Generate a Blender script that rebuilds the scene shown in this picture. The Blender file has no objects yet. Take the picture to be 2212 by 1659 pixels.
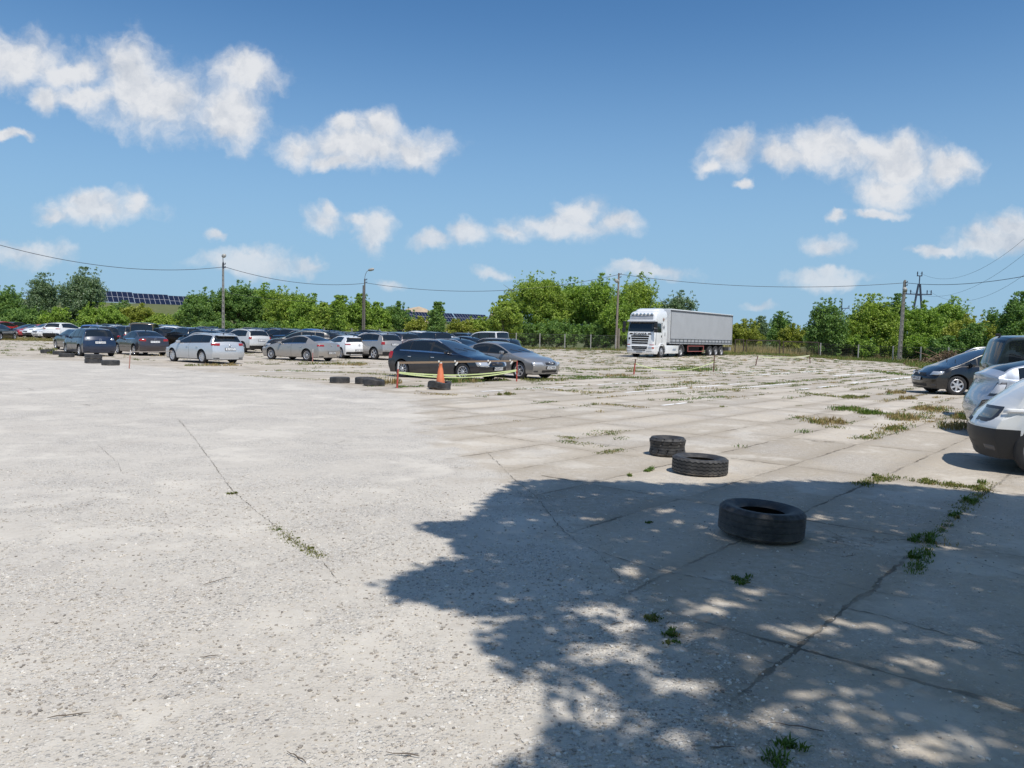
import bpy, bmesh, math, random
import numpy as np
from mathutils import Vector, Matrix
rnd = random.Random(7)
C = bpy.context.scene.collection
sc = bpy.context.scene
# ------------------------------------------------------------------ camera
F, CX, CY, CAMH = 1661.0, 1106.0, 829.5, 1.6      # focal length in units of a 2212-wide frame
ROLL = math.radians(1.3)
PITCH = math.atan(101.5 * math.cos(ROLL) / F)
_c, _s, _cp, _sp = math.cos(ROLL), math.sin(ROLL), math.cos(PITCH), math.sin(PITCH)
cam_d = bpy.data.cameras.new('camera'); cam = bpy.data.objects.new('camera', cam_d); C.objects.link(cam)
cam_d.sensor_width = 36; cam_d.lens = 36 * F / 2212; cam_d.clip_start = 0.05; cam_d.clip_end = 6000
right = Vector((_c, _s * _sp, _s * _cp)); up = Vector((-_s, _c * _sp, _c * _cp)); fwd = Vector((0, _cp, -_sp))
M = Matrix((right, up, -fwd)).transposed().to_4x4(); M.translation = (0, 0, CAMH)
cam.matrix_world = M
sc.camera = cam
def ray(px, py):
    u, v = px - CX, py - CY
    a = u * _c + v * _s; b = -u * _s + v * _c
    return (a, F * _cp - b * _sp, -(F * _sp + b * _cp))
# ------------------------------------------------------------------ light
SUN_EL, SUN_AZ = math.radians(60), math.radians(29)   # azimuth: measured from straight behind the camera towards the right
sdir = Vector((math.sin(SUN_AZ) * math.cos(SUN_EL), -math.cos(SUN_AZ) * math.cos(SUN_EL), math.sin(SUN_EL)))
sun_d = bpy.data.lights.new('sun', 'SUN'); sun_d.energy = 4.3; sun_d.angle = math.radians(0.53); sun_d.color = (1, 0.955, 0.885)
sun = bpy.data.objects.new('sun', sun_d); C.objects.link(sun)
sun.rotation_euler = sdir.to_track_quat('Z', 'Y').to_euler()
sc.view_settings.view_transform = 'Standard'; sc.view_settings.look = 'None'
sc.view_settings.exposure = 0.0; sc.view_settings.gamma = 1.0
sc.render.engine = 'CYCLES'
sc.cycles.use_denoising = True; sc.cycles.max_bounces = 6; sc.cycles.transparent_max_bounces = 8
sc.cycles.sample_clamp_indirect = 6
# ------------------------------------------------------------------ world: sky and clouds
W = bpy.data.worlds.new('World'); sc.world = W; W.use_nodes = True
nt = W.node_tree; nt.nodes.clear()
def N(t, typ, **k):
    n = t.nodes.new(typ)
    for a, b in k.items(): setattr(n, a, b)
    return n
def link(t, a, b): t.links.new(a, b)
def mathn(t, op, a, b=None, c=None, clamp=False):
    n = N(t, 'ShaderNodeMath', operation=op); n.use_clamp = clamp
    for i, v in enumerate((a, b, c)):
        if v is None: continue
        if hasattr(v, 'is_linked') or hasattr(v, 'node'): link(t, v, n.inputs[i])
        else: n.inputs[i].default_value = v
    return n.outputs[0]
def vmath(t, op, a, b=None, out=0):
    n = N(t, 'ShaderNodeVectorMath', operation=op)
    for i, v in enumerate((a, b)):
        if v is None: continue
        if hasattr(v, 'node'): link(t, v, n.inputs[i])
        else: n.inputs[i].default_value = v
    return n.outputs[out]
def maprange(t, v, a, b, c=0.0, d=1.0, smooth=True):
    n = N(t, 'ShaderNodeMapRange'); n.interpolation_type = 'SMOOTHSTEP' if smooth else 'LINEAR'
    link(t, v, n.inputs[0])
    for i, x in enumerate((a, b, c, d)): n.inputs[i + 1].default_value = x
    return n.outputs[0]
def mixc(t, f, a, b, mode='MIX'):
    n = N(t, 'ShaderNodeMix', data_type='RGBA', blend_type=mode)
    if hasattr(f, 'node'): link(t, f, n.inputs[0])
    else: n.inputs[0].default_value = f
    for i, v in ((6, a), (7, b)):
        if hasattr(v, 'node'): link(t, v, n.inputs[i])
        else: n.inputs[i].default_value = (*v, 1) if len(v) == 3 else v
    return n.outputs[2]
def noise(t, vec, scale, detail=4, rough=0.55, out=0, dist=0.0):
    n = N(t, 'ShaderNodeTexNoise'); n.inputs['Scale'].default_value = scale; n.inputs['Detail'].default_value = detail
    n.inputs['Roughness'].default_value = rough; n.inputs['Distortion'].default_value = dist
    if vec is not None: link(t, vec, n.inputs['Vector'])
    return n.outputs[out]
sky = N(nt, 'ShaderNodeTexSky', sky_type='NISHITA'); sky.sun_disc = False
sky.sun_elevation = SUN_EL; sky.sun_rotation = math.pi - SUN_AZ
sky.air_density = 1.0; sky.dust_density = 0.1; sky.ozone_density = 3.0; sky.altitude = 100
bg = N(nt, 'ShaderNodeBackground'); bg.inputs['Strength'].default_value = 0.10
tc = N(nt, 'ShaderNodeTexCoord'); sep = N(nt, 'ShaderNodeSeparateXYZ'); link(nt, tc.outputs['Generated'], sep.inputs[0])
hz_ = maprange(nt, sep.outputs[2], 0.0, 0.42, 0.92, 0.0)
deep = vmath(nt, 'MULTIPLY', sky.outputs[0], (0.64, 0.99, 1.20))
link(nt, mixc(nt, hz_, deep, (3.2, 5.05, 7.0)), bg.inputs[0])
ysafe = mathn(nt, 'MAXIMUM', sep.outputs[1], 0.02)
comb = N(nt, 'ShaderNodeCombineXYZ')
link(nt, mathn(nt, 'DIVIDE', sep.outputs[0], ysafe), comb.inputs[0]); link(nt, mathn(nt, 'DIVIDE', sep.outputs[2], ysafe), comb.inputs[1])
P0 = comb.outputs[0]
w1 = vmath(nt, 'SCALE', vmath(nt, 'SUBTRACT', noise(nt, P0, 9, 4, 0.6, 1), (0.5, 0.5, 0.5))); w1.node.inputs[3].default_value = 0.06
w2 = vmath(nt, 'SCALE', vmath(nt, 'SUBTRACT', noise(nt, P0, 38, 5, 0.62, 1), (0.5, 0.5, 0.5))); w2.node.inputs[3].default_value = 0.022
Pw = vmath(nt, 'ADD', vmath(nt, 'ADD', P0, w1), w2)
CLOUDS = [(30,125,120,62),(150,150,95,34),(285,175,85,105),(350,215,95,85),(530,165,82,45),(495,240,85,68),(190,200,110,26),(92,205,34,30),(15,292,60,13),
 (780,312,165,42),(825,270,60,38),(745,265,38,24),(655,320,55,42),(890,322,85,40),(720,345,80,22),
 (200,452,112,30),(110,465,38,22),(185,430,68,30),(290,445,26,32),(468,500,21,15),
 (700,487,46,32),(720,465,26,18),(808,505,38,42),(775,480,30,18),
 (930,526,50,19),(1010,507,44,28),(1100,510,45,22),(1225,492,125,30),(1245,460,55,32),(1325,482,58,24),
 (1578,325,58,46),(1540,355,34,18),(1600,398,16,11),(1690,345,58,34),(1780,322,100,50),(1900,318,90,40),(1940,350,120,55),(2050,355,70,38),(1920,405,80,42),(1895,462,58,13),(1806,474,19,18),(1785,540,46,23),
 (2165,515,110,28),(2200,490,70,30),(2020,545,66,12),(2120,535,80,20),
 (535,563,120,24),(540,545,60,20),(655,573,42,17),(60,545,95,30),(1790,607,95,17),(1790,595,40,14),(1400,588,90,17),(1370,578,40,10),(1060,590,42,13),(845,612,28,14),(1640,650,34,9)]
acc = None
for cx, cy, rx, ry in CLOUDS:
    r = ray(cx, cy); a, e = r[0] / r[1], r[2] / r[1]
    d = vmath(nt, 'LENGTH', vmath(nt, 'MULTIPLY', vmath(nt, 'SUBTRACT', Pw, (a, e, 0)), (F / rx / 1.34, F / ry / 1.36, 0)), out=1)
    if acc is None: acc = d
    else: acc = mathn(nt, 'SMOOTH_MIN', acc, d, 0.3)
nz = noise(nt, Pw, 24, 8, 0.60)
nz_up = noise(nt, vmath(nt, 'ADD', Pw, (0.006, 0.012, 0)), 24, 8, 0.60)
dens = mathn(nt, 'ADD', mathn(nt, 'SUBTRACT', 1.0, acc), mathn(nt, 'MULTIPLY', mathn(nt, 'SUBTRACT', nz, 0.5), 1.15))
alpha = mathn(nt, 'MULTIPLY', maprange(nt, dens, 0.0, 0.80), maprange(nt, mathn(nt, 'MULTIPLY', comb.outputs[0].node.inputs[1].links[0].from_socket, 1.0), 0.0, 0.22, 0.55, 0.97))
yfront = maprange(nt, sep.outputs[1], 0.03, 0.12)
alpha = mathn(nt, 'MULTIPLY', alpha, yfront)
# broken cloud added above and behind the frame, unseen, for more neutral ambient light
dirn = tc.outputs['Generated']
far_ = mathn(nt, 'MAXIMUM', maprange(nt, sep.outputs[1], 0.15, -0.15), maprange(nt, sep.outputs[2], 0.52, 0.68))
al2 = mathn(nt, 'MULTIPLY', maprange(nt, noise(nt, dirn, 3.2, 6, 0.6), 0.52, 0.66), mathn(nt, 'MULTIPLY', far_, maprange(nt, sep.outputs[2], 0.02, 0.15)))
alpha = mathn(nt, 'MAXIMUM', alpha, mathn(nt, 'MULTIPLY', al2, 0.9))
# soft light and dark lobes inside the clouds, sunward relief shading put into their colour
lob = noise(nt, vmath(nt, 'MULTIPLY', Pw, (1, 1.6, 1)), 11, 5, 0.55)
shade = mathn(nt, 'ADD', maprange(nt, lob, 0.30, 0.85, 0.0, 0.85), mathn(nt, 'MULTIPLY', mathn(nt, 'SUBTRACT', nz_up, nz), 2.6), clamp=True)
ccol = mixc(nt, shade, (0.82, 0.835, 0.865), (0.58, 0.625, 0.70))
bg2 = N(nt, 'ShaderNodeBackground'); bg2.inputs['Strength'].default_value = 0.95; link(nt, ccol, bg2.inputs[0])
mx = N(nt, 'ShaderNodeMixShader'); link(nt, alpha, mx.inputs[0]); link(nt, bg.outputs[0], mx.inputs[1]); link(nt, bg2.outputs[0], mx.inputs[2])
wo = N(nt, 'ShaderNodeOutputWorld'); link(nt, mx.outputs[0], wo.inputs[0])
W.cycles.sampling_method = 'MANUAL'; W.cycles.sample_map_resolution = 512

# ------------------------------------------------------------------ terrain height
def ss(t):
    t = max(0.0, min(1.0, t)); return t * t * (3 - 2 * t)
def gz(x, y):
    return 0.42 * ss((y - 40) / 45) * (1 - ss((x - 22) / 18))
def spot(px, py):
    r = ray(px, py); z = 0.0
    for _ in range(25):
        t = (z - CAMH) / r[2]
        if t <= 0 or t * r[1] > 400: t = 100 / r[1]
        z = 0.5 * z + 0.5 * gz(r[0] * t, r[1] * t)
    return (r[0] * t, r[1] * t, gz(r[0] * t, r[1] * t))
def at(px, py, Y):
    r = ray(px, py); t = Y / r[1]; return Vector((r[0] * t, Y, CAMH + r[2] * t))
def horizon(px): return 728 + (px - CX) * math.tan(ROLL)

# ------------------------------------------------------------------ tags, materials, mesh helpers
def tag(o, label=None, cat=None, group=None, kind=None):
    if label: o['label'] = label
    if cat: o['category'] = cat
    if group: o['group'] = group
    if kind: o['kind'] = kind
    return o
def empty(name, loc, rz=0.0, label=None, cat=None, group=None):
    o = bpy.data.objects.new(name, None); C.objects.link(o); o.location = loc; o.rotation_euler = (0, 0, rz)
    o.empty_display_size = 0.2
    return tag(o, label, cat, group)
MATS = {}
def mat(name, col, rough=0.6, metal=0.0, coat=0.0, var=0.0, vscale=3.0, bump=0.0, bscale=40.0, spec=0.5, trans=0.0, emit=None):
    if name in MATS: return MATS[name]
    m = bpy.data.materials.new(name); m.use_nodes = True; t = m.node_tree; b = t.nodes['Principled BSDF']
    b.inputs['Base Color'].default_value = (*col, 1); b.inputs['Roughness'].default_value = rough; b.inputs['Metallic'].default_value = metal
    b.inputs['Coat Weight'].default_value = coat; b.inputs['Coat Roughness'].default_value = 0.06
    b.inputs['Specular IOR Level'].default_value = spec
    if emit: b.inputs['Emission Color'].default_value = (*emit, 1); b.inputs['Emission Strength'].default_value = 1.0
    co = N(t, 'ShaderNodeTexCoord')
    if var:
        n = noise(t, co.outputs['Object'], vscale, 5, 0.6)
        f = maprange(t, n, 0.3, 0.7, 1 - var, 1 + var, smooth=False)
        mm = vmath(t, 'SCALE', (*col,)); link(t, f, mm.node.inputs[3]); link(t, mm, b.inputs['Base Color'])
    if bump:
        n = noise(t, co.outputs['Object'], bscale, 4, 0.6)
        bp = N(t, 'ShaderNodeBump'); bp.inputs['Strength'].default_value = bump; bp.inputs['Distance'].default_value = 0.02
        link(t, n, bp.inputs['Height']); link(t, bp.outputs[0], b.inputs['Normal'])
    MATS[name] = m
    return m
def mesh_obj(name, verts, faces, mats, parent=None, fm=None, smooth=True, sharp=None):
    me = bpy.data.meshes.new(name); me.from_pydata([tuple(v) for v in verts], [], faces)
    for m in mats: me.materials.append(m)
    if fm is not None: me.polygons.foreach_set('material_index', fm)
    if smooth: me.polygons.foreach_set('use_smooth', [True] * len(me.polygons))
    me.update()
    if sharp: me.set_sharp_from_angle(angle=math.radians(sharp))
    o = bpy.data.objects.new(name, me); C.objects.link(o)
    if parent: o.parent = parent
    return o
class MB:
    """collects shapes into one mesh"""
    def __init__(s): s.v = []; s.f = []; s.m = []
    def add(s, vs, fs, mi=0):
        k = len(s.v); s.v += [tuple(v) for v in vs]; s.f += [tuple(i + k for i in f) for f in fs]; s.m += [mi] * len(fs); return s
    def box(s, c, d, mi=0, rot=None, bev=0.0, taper=1.0):
        x, y, z = d[0] / 2, d[1] / 2, d[2] / 2
        if bev <= 0:
            vs = [(sx * x * (taper if sz > 0 else 1), sy * y * (taper if sz > 0 else 1), sz * z) for sz in (-1, 1) for sy in (-1, 1) for sx in (-1, 1)]
            fs = [(0, 2, 3, 1), (4, 5, 7, 6), (0, 1, 5, 4), (2, 6, 7, 3), (0, 4, 6, 2), (1, 3, 7, 5)]
        else:
            bm = bmesh.new(); bmesh.ops.create_cube(bm, size=1.0)
            for v in bm.verts: v.co = Vector((v.co.x * 2 * x, v.co.y * 2 * y, v.co.z * 2 * z))
            bmesh.ops.bevel(bm, geom=bm.edges[:], offset=bev, segments=2, affect='EDGES', profile=0.6)
            bm.verts.index_update(); vs = [v.co.copy() for v in bm.verts]; fs = [tuple(v.index for v in f.verts) for f in bm.faces]; bm.free()
        R = rot if rot is not None else Matrix.Identity(3)
        return s.add([R @ Vector(v) + Vector(c) for v in vs], fs, mi)
    def tube(s, pts, r, n=6, mi=0, caps=True):
        pts = [Vector(p) for p in pts]; rs = r if isinstance(r, (list, tuple)) else [r] * len(pts)
        vs, fs = [], []
        for i, p in enumerate(pts):
            d = (pts[min(i + 1, len(pts) - 1)] - pts[max(i - 1, 0)]).normalized()
            u = d.cross(Vector((0, 0, 1)));
            if u.length < 1e-3: u = Vector((1, 0, 0))
            u.normalize(); w = d.cross(u)
            for k in range(n):
                a = 2 * math.pi * k / n; vs.append(p + (u * math.cos(a) + w * math.sin(a)) * rs[i])
        for i in range(len(pts) - 1):
            for k in range(n):
                a, b = i * n + k, i * n + (k + 1) % n; fs.append((a, b, b + n, a + n))
        if caps: fs += [tuple(range(n))[::-1], tuple(range((len(pts) - 1) * n, len(pts) * n))]
        return s.add(vs, fs, mi)
    def lathe(s, prof, n=24, axis='z', c=(0, 0, 0), mi=0, closed=False):
        vs, fs = [], []
        for r, h in prof:
            for k in range(n):
                a = 2 * math.pi * k / n
                p = (r * math.cos(a), r * math.sin(a), h) if axis == 'z' else (r * math.cos(a), h, r * math.sin(a))
                vs.append((p[0] + c[0], p[1] + c[1], p[2] + c[2]))
        m = len(prof)
        for i in range(m if closed else m - 1):
            for k in range(n):
                a, b = i * n + k, i * n + (k + 1) % n; a2, b2 = ((i + 1) % m) * n + k, ((i + 1) % m) * n + (k + 1) % n
                fs.append((a, b, b2, a2))
        return s.add(vs, fs, mi)
    def build(s, name, mats, parent=None, smooth=True, sharp=40):
        if not isinstance(mats, (list, tuple)): mats = [mats]
        return mesh_obj(name, s.v, s.f, mats, parent, s.m, smooth, sharp if smooth else None)
def np_mesh(name, V, Fq, mats, parent=None, smooth=False):
    """fast mesh from numpy arrays; Fq (n,k) with k = 3 or 4"""
    me = bpy.data.meshes.new(name); k = Fq.shape[1]
    me.vertices.add(len(V)); me.vertices.foreach_set('co', V.astype(np.float32).ravel())
    me.loops.add(Fq.size); me.loops.foreach_set('vertex_index', Fq.astype(np.int32).ravel())
    me.polygons.add(len(Fq)); me.polygons.foreach_set('loop_start', np.arange(0, Fq.size, k, dtype=np.int32))
    me.polygons.foreach_set('loop_total', np.full(len(Fq), k, dtype=np.int32))
    me.polygons.foreach_set('use_smooth', np.full(len(Fq), smooth))
    for m in mats: me.materials.append(m)
    me.update(calc_edges=True); me.validate()
    o = bpy.data.objects.new(name, me); C.objects.link(o)
    if parent: o.parent = parent
    return o
def copy_tree(o, parent=None):
    c = o.copy(); C.objects.link(c); c.parent = parent
    for ch in list(o.children): copy_tree(ch, c)
    return c

# slab grid frame: U runs along the long side of the slabs, V across
UA = math.radians(40.0); UV = (math.sin(UA), math.cos(UA)); NV = (math.cos(UA), -math.sin(UA))
SL, SWD = 3.0, 1.13; U0, V0 = 1.02, -0.24
def slab_xy(u, n): return (UV[0] * u + NV[0] * n, UV[1] * u + NV[1] * n)
BND = [(0.9, -6), (0.85, 3.9), (0.3, 7.2), (-1.3, 12.4), (-2.6, 20), (-7.5, 26), (-19, 36), (-36, 40)]
def in_slabs(x, y):
    """signed metres right of the line where the gravel cover gives way to bare slabs"""
    best = 1e9; sgn = 1
    for (x0, y0), (x1, y1) in zip(BND[:-1], BND[1:]):
        dx, dy = x1 - x0, y1 - y0; t = max(0, min(1, ((x - x0) * dx + (y - y0) * dy) / (dx * dx + dy * dy)))
        ex, ey = x - x0 - t * dx, y - y0 - t * dy; d = math.hypot(ex, ey)
        if d < best: best = d; sgn = 1 if (dx * (y - y0) - dy * (x - x0)) < 0 else -1
    return best * sgn

# ------------------------------------------------------------------ ground materials
def lot_material():
    m = bpy.data.materials.new('worn_concrete'); m.use_nodes = True; t = m.node_tree; b = t.nodes['Principled BSDF']
    b.inputs['Roughness'].default_value = 0.93; b.inputs['Specular IOR Level'].default_value = 0.25
    co = N(t, 'ShaderNodeTexCoord').outputs['Object']
    at_ = N(t, 'ShaderNodeAttribute', attribute_name='slab'); slab0 = at_.outputs['Fac']
    nb = noise(t, co, 0.35, 5, 0.6); nm = noise(t, co, 2.2, 6, 0.65); nf = noise(t, co, 14, 5, 0.6); nff = noise(t, co, 70, 4, 0.6)
    slab = maprange(t, mathn(t, 'ADD', slab0, mathn(t, 'MULTIPLY', mathn(t, 'SUBTRACT', nm, 0.5), 0.9)), 0.35, 0.65)
    warp = vmath(t, 'SCALE', vmath(t, 'SUBTRACT', noise(t, co, 1.7, 5, 0.7, 1), (0.5, 0.5, 0.5))); warp.node.inputs[3].default_value = 0.11
    p = vmath(t, 'ADD', co, warp)
    u = vmath(t, 'DOT_PRODUCT', p, (UV[0], UV[1], 0), out=1); n = vmath(t, 'DOT_PRODUCT', p, (NV[0], NV[1], 0), out=1)
    rown = N(t, 'ShaderNodeTexWhiteNoise', noise_dimensions='1D'); link(t, mathn(t, 'FLOOR', mathn(t, 'DIVIDE', mathn(t, 'SUBTRACT', n, V0), SWD)), rown.inputs['W'])
    shift = mathn(t, 'MULTIPLY', mathn(t, 'LESS_THAN', n, -5.4), mathn(t, 'SUBTRACT', mathn(t, 'MULTIPLY', rown.outputs['Value'], 1.3), 1.6))
    uu = mathn(t, 'DIVIDE', mathn(t, 'SUBTRACT', mathn(t, 'SUBTRACT', u, U0), shift), SL)
    nn = mathn(t, 'DIVIDE', mathn(t, 'SUBTRACT', n, V0), SWD)
    du = mathn(t, 'MULTIPLY', mathn(t, 'SUBTRACT', 0.5, mathn(t, 'ABSOLUTE', mathn(t, 'SUBTRACT', mathn(t, 'FRACT', uu), 0.5))), SL)
    dn = mathn(t, 'MULTIPLY', mathn(t, 'SUBTRACT', 0.5, mathn(t, 'ABSOLUTE', mathn(t, 'SUBTRACT', mathn(t, 'FRACT', nn), 0.5))), SWD)
    dj = mathn(t, 'MINIMUM', du, dn)
    wn = noise(t, co, 5, 4, 0.7)
    lw = maprange(t, wn, 0.36, 0.72, 0.006, 0.030)
    joint = mathn(t, 'MULTIPLY', maprange(t, mathn(t, 'DIVIDE', dj, lw), 0.5, 1.3, 1.0, 0.0), maprange(t, noise(t, co, 0.9, 4, 0.65), 0.38, 0.66, 0.10, 0.95))
    joint = mathn(t, 'MULTIPLY', joint, slab)
    dirt = mathn(t, 'MULTIPLY', maprange(t, dj, 0.0, 0.34, 1.0, 0.0), mathn(t, 'MULTIPLY', slab, maprange(t, nf, 0.32, 0.62, 0.0, 0.6)))
    idv = N(t, 'ShaderNodeCombineXYZ'); link(t, mathn(t, 'FLOOR', uu), idv.inputs[0]); link(t, mathn(t, 'FLOOR', nn), idv.inputs[1])
    wnz = N(t, 'ShaderNodeTexWhiteNoise', noise_dimensions='2D'); link(t, idv.outputs[0], wnz.inputs['Vector'])
    sl_col = mixc(t, wnz.outputs['Value'], (0.385, 0.328, 0.255), (0.565, 0.492, 0.395))
    gr_col = mixc(t, nb, (0.50, 0.455, 0.395), (0.59, 0.545, 0.475))
    base = mixc(t, slab, gr_col, sl_col)
    # broad stains and patches of pale dust
    base = mixc(t, maprange(t, noise(t, co, 0.8, 6, 0.7), 0.52, 0.75, 0, 0.35), base, (0.40, 0.34, 0.28))
    dust = maprange(t, noise(t, vmath(t, 'ADD', co, (31, 7, 0)), 0.75, 7, 0.62), 0.53, 0.60, 0, 1.0)
    grit = maprange(t, noise(t, vmath(t, 'ADD', co, (5, 57, 0)), 0.6, 6, 0.62), 0.5, 0.6, 0, 1.0)
    base = mixc(t, mathn(t, 'MULTIPLY', dust, 0.5), base, (0.66, 0.61, 0.53))
    base = mixc(t, mathn(t, 'MULTIPLY', grit, 0.30), base, (0.42, 0.385, 0.345))
    base = mixc(t, maprange(t, nm, 0.3, 0.75, 0.0, 0.28), base, (0.36, 0.33, 0.29))
    base = mixc(t, maprange(t, nf, 0.35, 0.75, 0.0, 0.30), base, (0.70, 0.66, 0.60))
    # embedded pebbles at two sizes
    def peb(scale, amt, lo, hi):
        v = N(t, 'ShaderNodeTexVoronoi'); v.inputs['Scale'].default_value = scale
        link(t, co, v.inputs['Vector'])
        c = N(t, 'ShaderNodeSeparateColor'); link(t, v.outputs['Color'], c.inputs[0])
        f = mathn(t, 'MULTIPLY', maprange(t, v.outputs['Distance'], 0.28, 0.5, 1.0, 0.0), amt)
        tone = mixc(t, c.outputs[0], lo, hi)
        return f, tone, c.outputs[1], v.outputs['Distance']
    gm = mathn(t, 'ADD', mathn(t, 'MULTIPLY', mathn(t, 'SUBTRACT', 1.0, slab), 0.6), 0.3)
    gm = mathn(t, 'MULTIPLY', gm, maprange(t, noise(t, co, 1.4, 4, 0.65), 0.35, 0.65, 0.15, 1.3))
    gm = mathn(t, 'MULTIPLY', gm, mathn(t, 'SUBTRACT', 1.25, mathn(t, 'MULTIPLY', dust, 1.1)))
    gm = mathn(t, 'ADD', gm, mathn(t, 'MULTIPLY', grit, 0.45))
    f1, t1, r1, d1 = peb(48, 1.0, (0.17, 0.155, 0.145), (0.80, 0.77, 0.71))
    base = mixc(t, mathn(t, 'MULTIPLY', mathn(t, 'MULTIPLY', f1, gm), maprange(t, r1, 0.45, 0.55, 0.0, 0.8), clamp=True), base, t1)
    f2, t2, r2, d2 = peb(115, 1.0, (0.20, 0.17, 0.15), (0.78, 0.74, 0.68))
    base = mixc(t, mathn(t, 'MULTIPLY', mathn(t, 'MULTIPLY', f2, gm), maprange(t, r2, 0.4, 0.5, 0.0, 0.75), clamp=True), base, t2)
    # small dark pits
    v3 = N(t, 'ShaderNodeTexVoronoi'); v3.inputs['Scale'].default_value = 9; v3.inputs['Randomness'].default_value = 1
    link(t, vmath(t, 'ADD', co, vmath(t, 'MULTIPLY', warp, (2, 2, 2))), v3.inputs['Vector'])
    base = mixc(t, maprange(t, v3.outputs['Distance'], 0.05, 0.13, 0.6, 0.0), base, (0.15, 0.13, 0.11))
    # hairline cracks
    v4 = N(t, 'ShaderNodeTexVoronoi', feature='DISTANCE_TO_EDGE'); v4.inputs['Scale'].default_value = 0.42
    w4 = vmath(t, 'SCALE', vmath(t, 'SUBTRACT', noise(t, co, 1.2, 6, 0.75, 1), (0.5, 0.5, 0.5))); w4.node.inputs[3].default_value = 1.1
    link(t, vmath(t, 'ADD', co, w4), v4.inputs['Vector'])
    crack = mathn(t, 'MULTIPLY', maprange(t, v4.outputs['Distance'], 0.003, 0.010, 1.0, 0.0), maprange(t, noise(t, co, 0.5, 3, 0.6), 0.55, 0.7, 0.0, 0.6))
    base = mixc(t, dirt, base, (0.30, 0.25, 0.19))
    dark = mathn(t, 'MAXIMUM', joint, crack)
    base = mixc(t, mathn(t, 'MULTIPLY', dark, 0.95), base, (0.12, 0.10, 0.075))
    link(t, base, b.inputs['Base Color'])
    h = mathn(t, 'ADD', mathn(t, 'MULTIPLY', nf, 0.5), mathn(t, 'MULTIPLY', nff, 0.35))
    h = mathn(t, 'ADD', h, mathn(t, 'MULTIPLY', mathn(t, 'MULTIPLY', f1, gm), 0.45))
    h = mathn(t, 'SUBTRACT', h, mathn(t, 'MULTIPLY', dark, 1.6))
    bp = N(t, 'ShaderNodeBump'); bp.inputs['Strength'].default_value = 0.75; bp.inputs['Distance'].default_value = 0.012
    link(t, h, bp.inputs['Height']); link(t, bp.outputs[0], b.inputs['Normal'])
    return m
def field_material():
    m = bpy.data.materials.new('rough_grassland'); m.use_nodes = True; t = m.node_tree; b = t.nodes['Principled BSDF']
    b.inputs['Roughness'].default_value = 0.95
    co = N(t, 'ShaderNodeTexCoord').outputs['Object']
    c = mixc(t, noise(t, co, 0.12, 6, 0.7), (0.075, 0.105, 0.028), (0.20, 0.19, 0.075))
    c = mixc(t, maprange(t, noise(t, co, 2.5, 6, 0.7), 0.35, 0.7, 0, 0.6), c, (0.045, 0.07, 0.015))
    link(t, c, b.inputs['Base Color'])
    bp = N(t, 'ShaderNodeBump'); bp.inputs['Strength'].default_value = 1; bp.inputs['Distance'].default_value = 0.15
    link(t, noise(t, co, 4, 6, 0.7), bp.inputs['Height']); link(t, bp.outputs[0], b.inputs['Normal'])
    return m
M_LOT, M_FIELD = lot_material(), field_material()

def ridge_z(x, y):
    """grassy bank behind the left part of the yard that carries the solar tables"""
    d = y - (200 + (x + 108) * 0.6)            # metres beyond the crest line
    s = 1 - ss((x - 20) / 45)
    up_ = ss((d + 75) / 70)
    return 7.7 * up_ * s * (1 - 0.36 * ss((x + 85) / 50))
def terrain(x, y): return gz(x, y) + ridge_z(x, y)
def grid_sheet(name, xs, ys, zf, matl, keep=None, slabattr=False, kind='structure'):
    V = []; idx = {}
    for j, y in enumerate(ys):
        for i, x in enumerate(xs): V.append((x, y, zf(x, y)))
    nx = len(xs); Fq = []
    for j in range(len(ys) - 1):
        for i in range(nx - 1):
            if keep is None or keep((xs[i] + xs[i + 1]) / 2, (ys[j] + ys[j + 1]) / 2): Fq.append((j * nx + i, j * nx + i + 1, (j + 1) * nx + i + 1, (j + 1) * nx + i))
    o = np_mesh(name, np.array(V), np.array(Fq), [matl], smooth=True)
    if slabattr:
        a = o.data.attributes.new('slab', 'FLOAT', 'POINT')
        a.data.foreach_set('value', [max(0.0, min(1.0, 0.5 + in_slabs(v.co.x, v.co.y) / (1.6 + 0.06 * max(0, v.co.y)))) for v in o.data.vertices])
    tag(o, kind=kind); return o
def span(a, b, n): return [a + (b - a) * i / n for i in range(n + 1)]
xs = [-2500, -1200, -600, -350] + span(-240, 160, 100) + [250, 400, 800, 2500]
ys = [-600, -200, -60] + span(-20, 330, 88) + [420, 600, 1200, 3000]
grid_sheet('ground', xs, ys, lambda x, y: terrain(x, y) - 0.03, M_FIELD)
LOTP = [(-140, -25), (28, -25), (26, 20), (29.5, 40), (31.5, 60), (34.5, 70), (33.5, 80), (24, 86), (-30, 91), (-140, 91)]
def in_poly(x, y, P):
    c = False
    for i in range(len(P)):
        x0, y0 = P[i - 1]; x1, y1 = P[i]
        if (y0 > y) != (y1 > y) and x < (x1 - x0) * (y - y0) / (y1 - y0) + x0: c = not c
    return c
grid_sheet('concrete_yard', span(-141, 40, 181), span(-25, 92, 117), gz, M_LOT, keep=lambda x, y: in_poly(x, y, LOTP), slabattr=True)

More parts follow.
